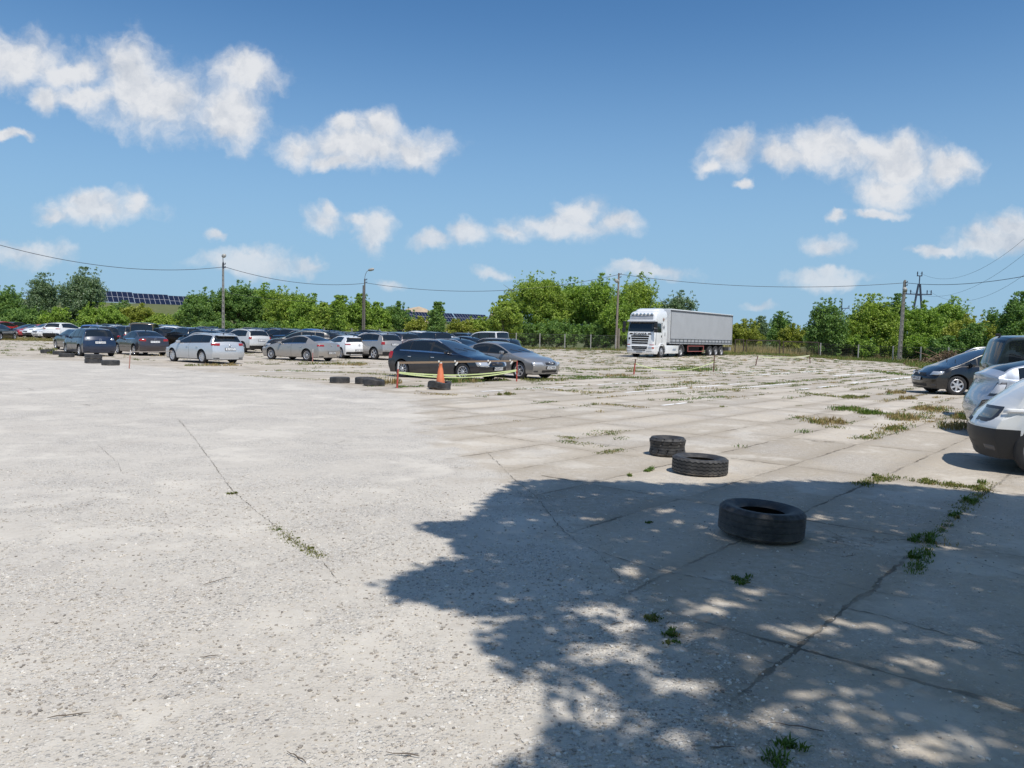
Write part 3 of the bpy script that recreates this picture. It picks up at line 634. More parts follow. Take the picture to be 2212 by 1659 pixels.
# pixel x, pixel y of the top, half width px, distance, kind, spikiness, wind, label
TREES = [(12, 617, 48, 96, 'dark', .4, .3, 'dark bushy tree at the left edge of the picture'),
 (78, 590, 36, 90, 'grey', 1.0, 1.0, 'windswept silvery willow with thin upright branches'),
 (165, 578, 50, 87, 'grey', .9, .9, 'tall windswept dark willow beside the solar tables'),
 (40, 660, 50, 85, 'dark', .3, .3, 'dark rounded bush under the leftmost tree'),
 (120, 665, 36, 84, 'mid', .4, .2, 'light green bush between the two willows'),
 (215, 655, 48, 86, 'mid', .3, .2, 'dark green bush right of the tall willow'),
 (262, 650, 28, 100, 'dark', .3, .2, 'dark bush just under the left end of the solar table'),
 (300, 656, 52, 96, 'yellow', .2, .1, 'olive rounded bush below the solar table'),
 (350, 678, 45, 95, 'light', .3, .1, 'low yellow green bush before the grassy bank'),
 (395, 672, 26, 90, 'light', .4, .1, 'small light bush at the right end of the grassy bank'),
 (440, 622, 52, 92, 'dark', .35, .2, 'dark rounded tree left of the tall lamp post'),
 (505, 605, 62, 94, 'dark', .35, .2, 'tallest dark tree behind the tall lamp post'),
 (565, 612, 52, 96, 'mid', .35, .2, 'mid green tree right of the tall lamp post'),
 (615, 620, 55, 92, 'light', .4, .2, 'bright green tree at the centre of the left clump'),
 (662, 636, 42, 90, 'mid', .5, .3, 'green tree with a pointed top in the left clump'),
 (700, 655, 36, 88, 'light', .4, .1, 'light green bush at the right foot of the left clump'),
 (732, 640, 17, 84, 'mid', 1.0, .2, 'slim spindly young tree between clump and lamp post'),
 (772, 636, 30, 90, 'mid', .9, .2, 'pointed green tree beside the leaning steel lamp post'),
 (815, 655, 34, 90, 'mid', .4, .1, 'green bush right of the steel lamp post'),
 (858, 652, 40, 92, 'dark', .4, .1, 'dark green rounded tree before the sand heap'),
 (905, 685, 38, 86, 'yellow', .3, .1, 'yellow green bush below the right solar tables'),
 (945, 655, 15, 84, 'dark', .9, .1, 'narrow dark young tree in front of the right solar tables'),
 (985, 690, 45, 88, 'yellow', .3, .1, 'wide yellow green bush behind the white van roof'),
 (1042, 686, 40, 90, 'light', .4, .1, 'light green bush left of the big centre trees'),
 (1090, 640, 30, 86, 'light', .8, .1, 'spindly light tree at the left end of the centre trees'),
 (1155, 586, 60, 93, 'light', .8, .2, 'tall bright green tree with ragged top in the centre'),
 (1228, 600, 52, 96, 'mid', .7, .2, 'green tree in the middle of the centre trees'),
 (1292, 592, 42, 94, 'mid', .9, .2, 'tree with a spire top left of the wooden pole'),
 (1372, 590, 50, 93, 'light', .9, .6, 'bright windblown tree between wooden pole and lorry'),
 (1340, 640, 40, 90, 'mid', .3, .1, 'green tree right behind the wooden pole'),
 (1452, 628, 44, 100, 'grey', .9, .8, 'windblown dark tree behind the lorry roof'),
 (1608, 690, 38, 100, 'yellow', .4, .1, 'yellow olive bush just right of the lorry'),
 (1640, 684, 22, 112, 'grey', .7, .2, 'small thin grey green bush behind the yellow bush'),
 (1685, 674, 28, 104, 'dark', .6, .2, 'small dark tree above the wire gates'),
 (1712, 700, 32, 98, 'yellow', .3, .1, 'small yellow bush right of the small dark tree'),
 (1788, 645, 46, 82, 'dark', .6, .2, 'dark dense tree growing through the wire fence'),
 (1835, 688, 32, 84, 'light', .5, .1, 'light green bush right of the dark fence tree'),
 (1872, 636, 44, 84, 'light', 1.0, .4, 'spindly yellow green tree with long upright shoots'),
 (1915, 655, 32, 83, 'light', .7, .2, 'light green tree left of the lattice pole'),
 (1938, 636, 22, 90, 'dark', .8, .1, 'dark layered tree just left of the lattice pole'),
 (1985, 650, 48, 84, 'mid', .4, .3, 'green tree right of the lattice pole'),
 (2040, 642, 52, 88, 'mid', .5, .8, 'windswept green tree under the timber power pole'),
 (2092, 680, 50, 80, 'yellow', .4, .3, 'yellow green bush behind the brown brush heap'),
 (2100, 700, 32, 74, 'dark', .6, .1, 'dark grey green bush in front of the yellow bushes'),
 (2148, 665, 30, 92, 'dark', .5, .1, 'small dark conifer like tree on the skyline at the right'),
 (2165, 686, 42, 78, 'yellow', .3, .3, 'yellow green bush above the dark van'),
 (2205, 632, 36, 72, 'dark', .6, .2, 'tall dark tree at the right edge of the picture'),
 (1850, 725, 40, 82, 'mid', .3, .0, 'low bush at the foot of the spindly tree'),
 (1985, 722, 40, 80, 'mid', .3, .0, 'low bush right of the lattice pole foot'),
 (2050, 728, 40, 74, 'dark', .3, .0, 'low dark bush left of the brown brush heap'),
 (1120, 690, 45, 90, 'dark', .2, .0, 'dark low bush behind the chain fence left of centre'),
 (1200, 690, 55, 90, 'dark', .2, .0, 'dark low bush behind the middle of the chain fence'),
 (1290, 695, 50, 90, 'dark', .2, .0, 'dark low bush behind the chain fence left of the pole'),
 (1385, 700, 45, 90, 'dark', .2, .0, 'dark low bush hidden partly by the lorry cab'),
 (480, 690, 60, 87, 'dark', .2, .0, 'dark low bush at the foot of the left clump'),
 (570, 695, 60, 87, 'dark', .2, .0, 'dark low bush right of the lamp post foot'),
 (650, 695, 50, 86, 'mid', .3, .0, 'green low bush at the right of the left clump foot'),
 (745, 700, 40, 87, 'light', .3, .0, 'yellow green low bush left of the steel lamp post'),
 (820, 705, 45, 87, 'light', .3, .0, 'yellow green low bush right of the steel lamp post'),
 (170, 700, 50, 84, 'dark', .2, .0, 'dark low bush under the tall willow'),
 (90, 705, 45, 84, 'mid', .2, .0, 'green low bush behind the white crossover'),
 (20, 710, 45, 84, 'dark', .2, .0, 'dark low bush at the far left behind the parked cars'),
 (255, 702, 40, 86, 'mid', .2, .0, 'green low bush behind the blue cars'),
 (330, 708, 45, 86, 'light', .2, .0, 'light green low bush behind the brown van'),
 (400, 708, 35, 86, 'mid', .2, .0, 'green low bush left of the left clump foot')]
for i, (px, py, hw, D, kind, spk, wind, lab) in enumerate(TREES):
    if px < 420: D += 7
    top = at(px, py, D); base = (top.x, D, gz(top.x, D)); H = top.z - base[2]; rad = (1.28 if 1080 < px < 1480 else 1.15) * hw / F * D
    bush = H < 4.2
    make_tree('bush' if bush else 'tree', base, H, rad, kind, lab, 'bush' if bush else 'tree', seed=i, spiky=spk * (0.6 if bush else 1), wind=wind, hb=0.02 if bush else 0.04,
              leaf=0.105 if kind != 'grey' else 0.10, trunk=not bush, group='trees and bushes along the yard edge', depth=max(1.2, rad * 0.75), dens=1.15)

# ------------------------------------------------------------------ car parts
GLASS = mat('tinted_glass', (0.012, 0.016, 0.02), 0.04, spec=0.7)
GLASSB = mat('blue_tinted_glass', (0.03, 0.05, 0.08), 0.05, spec=0.8)
BLACKP = mat('black_plastic', (0.018, 0.018, 0.02), 0.55)
UNDER = mat('underbody_black', (0.008, 0.008, 0.008), 0.9)
SEAM = mat('door_seam', (0.015, 0.015, 0.015), 0.7)
RUBBER = mat('tyre_rubber', (0.022, 0.022, 0.024), 0.75, var=0.25, vscale=12)
ALLOY = mat('alloy_wheel', (0.62, 0.62, 0.64), 0.32, 0.7)
DALLOY = mat('dark_alloy', (0.10, 0.10, 0.11), 0.35, 0.6)
CHROME = mat('chrome_trim', (0.75, 0.75, 0.77), 0.15, 1.0)
REDL = mat('red_lamp', (0.36, 0.012, 0.012), 0.15, coat=1.0)
CLEARL = mat('clear_lamp', (0.55, 0.57, 0.60), 0.12, 0.35, coat=1.0)
FROST = mat('frosted_lamp', (0.62, 0.63, 0.66), 0.12, 0.1, coat=1.0)
DULLL = mat('dull_headlamp', (0.20, 0.21, 0.19), 0.15, 0.1, coat=1.0)
AMBER = mat('amber_lamp', (0.7, 0.22, 0.02), 0.2)
PLATE = mat('plate_white', (0.78, 0.78, 0.78), 0.45)
INK = mat('black_ink', (0.02, 0.02, 0.022), 0.6)
def paint(name, col, metal=0.0, rough=0.35):
    return mat('paint_' + name, col, rough, metal, coat=1.0)
PAINTS = {'silver': paint('silver', (0.58, 0.60, 0.62), 0.35, 0.32), 'beige': paint('beige', (0.40, 0.375, 0.345), 0.45, 0.32), 'grey': paint('grey', (0.32, 0.31, 0.30), 0.45, 0.32),
          'black': paint('black', (0.004, 0.004, 0.005), 0, 0.3), 'navy': paint('navy', (0.004, 0.006, 0.014), 0, 0.3), 'blue': paint('blue', (0.03, 0.065, 0.15), 0.4, 0.3),
          'white': paint('white', (0.80, 0.80, 0.79)), 'offwhite': paint('offwhite', (0.62, 0.61, 0.58), 0.2), 'brown': paint('brown', (0.16, 0.115, 0.055), 0.4), 'red': paint('red', (0.45, 0.015, 0.02)),
          'plum': paint('plum', (0.055, 0.048, 0.056), 0.4), 'teal': paint('teal', (0.018, 0.03, 0.036), 0.2), 'bright_blue': paint('bright_blue', (0.02, 0.12, 0.45), 0.2), 'pearl': paint('pearl', (0.42, 0.46, 0.53), 0.3),
          'dgrey': paint('dgrey', (0.02, 0.022, 0.026), 0.3), 'slate': paint('slate', (0.010, 0.022, 0.055), 0.1)}
def lerp(a, b, t): return a + (b - a) * t
def pl_interp(P, d):
    if d <= P[0][0]: return P[0][1]
    for (a, za), (b, zb) in zip(P[:-1], P[1:]):
        if d <= b: return lerp(za, zb, (d - a) / max(1e-6, b - a))
    return P[-1][1]
def chaikin(P, k=2):
    for _ in range(k):
        Q = [P[0]]
        for a, b in zip(P[:-1], P[1:]):
            Q += [(lerp(a[0], b[0], .25), lerp(a[1], b[1], .25)), (lerp(a[0], b[0], .75), lerp(a[1], b[1], .75))]
        P = Q + [P[-1]]
    return P
STY = {
 # L, W, fo, wb, R, top outline (distance from nose, z), belt, cowl, roof front, roof rear, rear glass bottom, side glass start/end, pillars, roof half width
 'hatch': dict(L=4.65, W=1.80, fo=.95, wb=2.83, R=.325, top=[(0, .66), (.12, .78), (.5, .86), (1.25, 1.0), (2.15, 1.40), (2.7, 1.465), (3.5, 1.44), (4.0, 1.33), (4.5, 1.02), (4.65, .90)], belt=[(0, .62), (1.2, .93), (4.6, 1.02)], cw=1.25, rf=2.2, rr=3.85, rb=4.45, g0=1.45, g1=3.95, pil=[(2.45, .10), (3.45, .035)], rw=.58),
 'saloon': dict(L=4.77, W=1.83, fo=.93, wb=2.79, R=.33, top=[(0, .62), (.12, .74), (.5, .84), (1.35, .98), (2.25, 1.37), (2.8, 1.455), (3.4, 1.42), (4.2, 1.10), (4.65, 1.06), (4.77, .98)], belt=[(0, .60), (1.3, .91), (4.2, .99), (4.7, .98)], cw=1.35, rf=2.25, rr=3.35, rb=4.15, g0=1.55, g1=3.62, pil=[(2.55, .08)], rw=.56),
 'estate': dict(L=4.56, W=1.80, fo=.88, wb=2.63, R=.325, top=[(0, .64), (.12, .76), (.5, .86), (1.15, .99), (2.0, 1.38), (2.6, 1.475), (3.7, 1.45), (4.2, 1.39), (4.48, 1.03), (4.56, .92)], belt=[(0, .62), (1.1, .93), (4.5, 1.02)], cw=1.15, rf=2.05, rr=4.12, rb=4.45, g0=1.35, g1=4.08, pil=[(2.40, .07), (3.35, .05)], rw=.58),
 'mpv': dict(L=4.25, W=1.78, fo=.86, wb=2.58, R=.32, top=[(0, .66), (.12, .80), (.4, .92), (.95, 1.06), (1.75, 1.46), (2.4, 1.58), (3.4, 1.56), (3.9, 1.48), (4.15, 1.06), (4.25, .92)], belt=[(0, .64), (.95, .98), (4.2, 1.03)], cw=.95, rf=1.8, rr=3.82, rb=4.12, g0=1.1, g1=3.72, pil=[(2.15, .08), (3.0, .07)], rw=.60),
 'suv': dict(L=4.69, W=1.88, fo=.90, wb=2.82, R=.37, top=[(0, .78), (.10, .92), (.4, 1.02), (1.2, 1.12), (1.95, 1.50), (2.6, 1.66), (3.6, 1.63), (4.2, 1.54), (4.55, 1.12), (4.69, 1.0)], belt=[(0, .72), (1.2, 1.05), (3.6, 1.13), (4.6, 1.15)], cw=1.2, rf=2.0, rr=4.1, rb=4.5, g0=1.4, g1=3.95, pil=[(2.45, .08), (3.35, .05)], rw=.61, clad=True),
 'small': dict(L=4.37, W=1.79, fo=.92, wb=2.64, R=.325, top=[(0, .62), (.12, .76), (.5, .86), (1.15, .98), (2.0, 1.35), (2.5, 1.435), (3.3, 1.40), (3.85, 1.27), (4.2, 1.03), (4.37, .92)], belt=[(0, .60), (1.1, .92), (3.4, 1.0), (4.3, 1.03)], cw=1.15, rf=2.05, rr=3.65, rb=4.2, g0=1.35, g1=3.45, pil=[(2.35, .07)], rw=.55),
 'touran': dict(L=4.39, W=1.79, fo=.90, wb=2.68, R=.325, top=[(0, .60), (.12, .76), (.45, .90), (.95, 1.03), (1.95, 1.52), (2.6, 1.63), (3.6, 1.62), (4.1, 1.54), (4.32, 1.05), (4.39, .92)], belt=[(0, .62), (1.0, .95), (4.3, 1.02)], cw=.95, rf=2.0, rr=4.0, rb=4.3, g0=1.15, g1=3.95, pil=[(1.55, .05), (2.3, .07), (3.2, .07)], rw=.61),
 'prius': dict(L=4.45, W=1.73, fo=.90, wb=2.70, R=.31, top=[(0, .58), (.15, .74), (.5, .86), (.95, .98), (2.1, 1.42), (2.6, 1.49), (3.3, 1.45), (4.0, 1.29), (4.38, 1.16), (4.44, 1.14), (4.45, 1.12)], belt=[(0, .60), (.95, .93), (3.4, 1.0), (4.4, 1.06)], cw=.95, rf=2.1, rr=3.3, rb=4.2, g0=1.15, g1=3.85, pil=[(2.35, .07), (3.25, .05)], rw=.53),
 'minivan': dict(L=4.38, W=1.83, fo=.78, wb=2.82, R=.325, top=[(0, .74), (.06, .86), (.35, 1.04), (.7, 1.22), (.95, 1.34), (1.8, 1.62), (2.5, 1.69), (3.7, 1.68), (4.05, 1.60), (4.23, 1.10), (4.3, .95)], belt=[(0, .68), (.4, .90), (1.2, 1.02), (4.2, 1.02)], cw=.85, rf=1.9, rr=3.95, rb=4.2, g0=1.05, g1=3.85, pil=[(1.45, .06), (2.2, .07), (3.2, .07)], rw=.64),
 'van': dict(L=4.9, W=1.86, fo=.95, wb=2.92, R=.34, top=[(0, .80), (.08, .95), (.6, 1.12), (1.1, 1.22), (1.75, 1.74), (2.3, 1.90), (4.3, 1.90), (4.72, 1.84), (4.86, 1.18), (4.9, 1.05)], belt=[(0, .74), (1.1, 1.10), (4.8, 1.14)], cw=1.1, rf=1.85, rr=4.66, rb=4.84, g0=1.3, g1=4.62, pil=[(2.3, .09), (3.45, .09)], rw=.74),
}
def ssn(t): return ss(t)
class CarShape:
    def __init__(s, st):
        s.__dict__.update(st); s.st = st; s.top_ = chaikin(st['top']); s.H = max(z for _, z in s.top_)
        s.xf = s.wb / 2 + s.fo; s.xr = s.xf - s.L; s.clr = 0.19 if s.R < .35 else .24
        s.Ra = s.R + 0.055
        s.axle = (s.wb / 2, -s.wb / 2)
        s.crown = 0.045
    def zt(s, d): return pl_interp(s.top_, d)
    def zs(s, d): return min(pl_interp(s.belt, d), s.zt(d) - s.crown - .012)
    def zb(s, x):
        z = s.clr
        for a in s.axle:
            if abs(x - a) < s.Ra: z = max(z, s.R + math.sqrt(s.Ra ** 2 - (x - a) ** 2))
        return z
    def plan(s, x):
        e = min(s.xf - x, x - s.xr)
        return 1 - 0.055 * (1 - ssn(e / 1.1))
    def yside(s, x, z):
        w = s.W / 2 * s.plan(x)
        if z > .55: f = 1 - .075 * ((z - .55) / .45) ** 2
        else: f = 1 - .05 * ((.55 - z) / .35) ** 2
        f += 0.012 * math.exp(-((z - .80) / .05) ** 2)
        # swelling over the wheels
        for a in s.axle: f += 0.016 * math.exp(-((x - a) / (s.Ra * .95)) ** 4) * (1 if z < s.R * 2.3 else .3)
        return w * f
    def yedge(s, x, d):
        zs_, ze = s.zs(d), s.zt(d) - s.crown
        gh, gm = ze - zs_, s.H - s.crown - s.zs(s.rr)
        ws = s.yside(x, zs_)
        return ws - (ws - s.rw) * min(1.0, gh / gm) ** .85
    def warp(s, v):
        x, y, z = v
        w = s.W / 2
        r = (abs(y) / w) ** 3.2
        if x > 0:
            f = 1 - ssn((s.xf - x) / .75); pf = .10 * ssn((.5 - z) / .35) + .16 * ssn((z - .52) / .35)
            x -= f * (pf + s.st.get('cf', .26) * r)
        else:
            f = 1 - ssn((x - s.xr) / .6); pf = .10 * ssn((.5 - z) / .3) + s.st.get('rsl', .07) * ssn((z - .55) / .45)
            x += f * (pf + s.st.get('cr', .20) * r)
        return (x, y, z)
    def surf(s, end, sv, z):
        """point on the bumper/side skin: sv = signed distance round from the car's centreline"""
        sg = 1 if sv >= 0 else -1; a = abs(sv); xe = s.xf if end > 0 else s.xr
        w = s.yside(xe, z)
        if a <= w: p = (xe, sv, z)
        else:
            x = xe - end * (a - w); p = (x, sg * s.yside(x, z), z)
        return Vector(s.warp(p))
    def patch(s, end, s0, s1, z0, z1, off=.006, nu=8, nv=4, skew=0.0, taper=0.0):
        """s0/s1 may be functions of v"""
        vs = []
        for j in range(nv + 1):
            v = j / nv; z = lerp(z0, z1, v)
            for i in range(nu + 1):
                u = i / nu; a = s0 + skew * v; b = s1 + skew * v + taper * v
                sv = lerp(a, b, u); p = s.surf(end, sv, z); e = 1e-3
                t1 = s.surf(end, sv + e, z) - p; t2 = s.surf(end, sv, z + e) - p
                n = t1.cross(t2).normalized()
                if n.dot(Vector((end, 0, 0)) + Vector((0, p.y * .8, 0))) < 0: n.negate()
                edge = (i in (0, nu)) or (j in (0, nv))
                vs.append(p + n * (off * (-.4 if edge else 1)))
        fs = [(j * (nu + 1) + i, j * (nu + 1) + i + 1, (j + 1) * (nu + 1) + i + 1, (j + 1) * (nu + 1) + i) for j in range(nv) for i in range(nu)]
        return vs, fs
def car_geometry(st):
    """returns {part name: [ (verts, faces, matkeys) ]}"""
    s = CarShape(st)
    X = set()
    n = int(s.L / .13)
    for i in range(n + 1): X.add(round(s.xr + s.L * i / n, 4))
    for e_ in (.02, .05, .09, .14, .2, .28): X.add(round(s.xf - e_, 4)); X.add(round(s.xr + e_, 4))
    for a in s.axle:
        for f in (1.006, 1.0, .97, .9, .75, .55, .3, 0): X.add(round(a + s.Ra * f, 4)); X.add(round(a - s.Ra * f, 4))
    keyd = [s.cw, s.rf, s.rr, s.rb, s.g0, s.g1]
    for c, w in s.pil: keyd += [c - w / 2, c + w / 2]
    d0 = s.cw + .28; dB = s.pil[0 if len(s.pil) < 3 else 1][0]; dR = min(s.L - s.fo - s.wb + .0 + s.wb * 0 + (s.fo + s.wb - s.Ra * .7), s.g1 - .1)
    dR = s.fo + s.wb - s.Ra * .75
    seams = [d0 - .2, dB, dR]
    for q in seams: keyd += [q - .007, q + .007]
    for q in keyd: X.add(round(s.xf - q, 4))
    X = sorted(X); XX = [X[0]]
    keyx = {round(s.xf - q, 4) for q in keyd}
    for x in X[1:]:
        if x - XX[-1] < .006 and x not in keyx and XX[-1] in keyx: continue
        XX.append(x)
    X = XX
    TS = [0, .05, .16, .3, .45, .6, .74, .86, .95, 1.0]
    G = [.06, .12, .35, .65, .9, 1.0]
    HR = [.045, .16, .4, .7, 1.0]
    bz = s.st.get('bz', .50)
    rows = []
    nrow = 2 + len(TS) + len(G) + len(HR)          # under centre, under edge, side, greenhouse, roof
    for x in X:
        d = s.xf - x; zb = s.zb(x); zs_ = s.zs(d); zt_ = s.zt(d); ze = zt_ - s.crown; gh = ze - zs_
        L = [(x, 0, zb), (x, s.yside(x, zb) * .9, zb)]
        tb_ = max(.08, min(.95, (bz - zb) / max(.02, zs_ - zb)))
        for t in TS:
            t = t * tb_ / .45 if t <= .45 else tb_ + (t - .45) / .55 * (1 - tb_)
            z = lerp(zb, zs_, t); L.append((x, s.yside(x, z), z))
        ws = s.yside(x, zs_); ye = s.yedge(x, d)
        for g in G:
            L.append((x, ws - (ws - ye) * g - .012 * (1 - g) * min(1, gh / .1) + .02 * math.sin(g * math.pi) * min(1, gh / .4), zs_ + gh * g))
        for h in HR: L.append((x, ye * (1 - h), ze + s.crown * (1 - (1 - h) ** 2.2)))
        rows.append(L)
    r_side0, r_belt = 2, 2 + len(TS) - 1; r_g0 = r_belt + 1; r_g1 = r_g0 + len(G) - 1
    parts = {}
    def put(part, quad, mk):
        parts.setdefault(part, [[], [], []]); P = parts[part]; k = len(P[0]); P[0].extend(quad); P[1].append(tuple(range(k, k + len(quad)))); P[2].append(mk)
    clad = s.st.get('clad')
    for i in range(len(X) - 1):
        xa, xb = X[i], X[i + 1]; dm = s.xf - (xa + xb) / 2
        seam = any(abs(dm - q) < .0075 for q in seams)
        for r in range(nrow - 1):
            for sg in (1, -1):
                q = [rows[i][r], rows[i + 1][r], rows[i + 1][r + 1], rows[i][r + 1]]
                q = [s.warp((p[0], p[1] * sg, p[2])) for p in q]
                if sg > 0: q = q[::-1]
                side = 'left' if sg > 0 else 'right'
                part, mk = 'body', 'paint'
                zq = (rows[i][r][2] + rows[i][r + 1][2]) / 2
                if r < r_side0: mk = 'under'
                elif r < r_belt:
                    t = r - r_side0
                    if clad and t < 2: mk = 'trim'
                    if t < 1: mk = 'trim'
                    inarch = any(abs((xa + xb) / 2 - a) < s.Ra for a in s.axle)
                    if clad and inarch and t < 1: mk = 'trim'
                    if t < 4 and not inarch and (dm < s.fo or dm > s.fo + s.wb): part = 'front_bumper' if dm < s.fo else 'rear_bumper'; mk = 'trim' if (s.st.get('bumper') and dm < s.fo) or t < 1 else mk
                    if t >= 1 and dm > seams[0] and dm < seams[2] and not (inarch):
                        if seam: mk = 'seam'
                        else:
                            part = 'front_door' if dm < seams[1] else 'rear_door'; part += '|' + side
                elif r < r_g0: mk = 'trim2' if s.g0 - .3 < dm < s.g1 else 'paint'
                elif r < r_g1:
                    g = r - r_g0
                    if s.g0 < dm < s.g1 and 1 <= g <= 3:
                        pil = [k for k, (c, w) in enumerate(s.pil) if abs(dm - c) < w / 2]
                        if pil: mk = 'trim'
                        else:
                            k = sum(1 for c, w in s.pil if dm > c); part = 'side_window|%s%d' % (side, k); mk = 'glass'
                    elif s.g0 - .35 < dm < s.g1 and g == 0: mk = 'trim2'
                else:
                    h = r - r_g1
                    if s.cw < dm < s.rf and h >= 1: part, mk = 'windscreen', 'glassb'
                    elif s.rr < dm < s.rb and h >= 1: part, mk = 'rear_window', 'glass'
                    elif dm < s.cw - .02 and h >= 1 and dm > .14: part = 'bonnet'
                put(part, q, mk)
    for end, i in ((1, len(X) - 1), (-1, 0)):
        L = rows[i]; x = X[i]
        cols = [(p[1] / L[r_belt][1], p[2]) for p in L[r_belt:]]
        cols = [(c, z) for c, z in cols] + [(-c, z) for c, z in cols[::-1][1:]]
        lev = [[(x, L[r][1] * c, L[r][2]) for c, z in cols] for r in range(1, r_belt)]
        lev.append([(x, L[r_belt][1] * c, L[r_belt][2]) for c, z in cols])
        # extra levels for a rounder nose
        lev.append([(x, L[r_belt][1] * c, z) for c, z in cols])
        for a, b in zip(lev[:-1], lev[1:]):
            for k in range(len(cols) - 1):
                q = [s.warp(p) for p in (a[k], a[k + 1], b[k + 1], b[k])]
                if end > 0: q = q[::-1]
                zc = (a[k][2] + b[k][2]) / 2
                li = lev.index(a)
                put(('front_bumper' if end > 0 else 'rear_bumper') if li < 5 else 'body', q, 'trim' if li < 5 and s.st.get('bumper') and end > 0 else 'trim' if (clad and zc < .46) or zc < s.clr + .06 else 'paint')
    return s, parts
WHEELS = {}
def wheel_mesh(R, style):
    key = (round(R, 3), style)
    if key in WHEELS: return WHEELS[key]
    m = MB(); w = .205; rr = R * .67
    m.lathe([(rr, -w / 2 + .01), (rr + .01, -w / 2), (R * .9, -w / 2 - .004), (R * .97, -w / 2 + .012), (R, -w / 2 + .04), (R, -.02), (R - .006, -.018), (R - .006, -.01), (R, -.008), (R, w / 2 - .04), (R * .97, w / 2 - .012), (R * .9, w / 2 + .004), (rr + .01, w / 2), (rr, w / 2 - .01), (rr - .02, 0)], 32, 'y', closed=True)
    ty = m.build('tyre_', [RUBBER]); ty_me = ty.data; bpy.data.objects.remove(ty)
    m = MB()
    m.lathe([(rr, w / 2 - .012), (rr - .012, w / 2 - .004), (rr - .03, w / 2 - .02), (rr - .035, w / 2 - .05)], 32, 'y', mi=0)
    m.lathe([(rr, -w / 2 + .012), (rr - .03, -w / 2 + .02)], 32, 'y', mi=0)
    m.lathe([(rr - .005, w / 2 - .075), (0.001, w / 2 - .07)], 24, 'y', mi=1)
    m.lathe([(rr - .005, -w / 2 + .075), (0.001, -w / 2 + .07)], 24, 'y', mi=1)
    ns, sw, split = {'multi': (10, .016, 0), 'five': (5, .036, 1), 'six': (6, .045, 0), 'cap': (9, .052, 0), 'steel': (12, .02, 0)}[style]
    hub = .055
    m.lathe([(.001, w / 2 - .012), (hub * .8, w / 2 - .014), (hub, w / 2 - .03), (hub, w / 2 - .08)], 16, 'y', mi=0)
    for k in range(ns):
        angs = [k * 2 * math.pi / ns] if not split else [k * 2 * math.pi / ns - .13, k * 2 * math.pi / ns + .13]
        for a0 in angs:
            ca, sa = math.cos(a0), math.sin(a0); vs = []
            for r_, ww, dy in ((hub * .6, sw * .8, .0), ((hub + rr) / 2, sw * .62, -.006), (rr - .015, sw, -.002)):
                for t_, yy in ((-ww, -.03), (-ww, 0), (ww, 0), (ww, -.03)):
                    y = w / 2 - .018 + dy + yy
                    vs.append((r_ * ca - t_ * sa, y, r_ * sa + t_ * ca))
            fs = []
            for j in range(2):
                for q in range(3): fs.append((j * 4 + q, j * 4 + q + 1, j * 4 + q + 5, j * 4 + q + 4))
            m.add(vs, fs, 0)
    ri = m.build('rim_', [ALLOY, DALLOY], sharp=30); ri_me = ri.data; bpy.data.objects.remove(ri)
    WHEELS[key] = (ty_me, ri_me); return WHEELS[key]
CARCACHE = {}
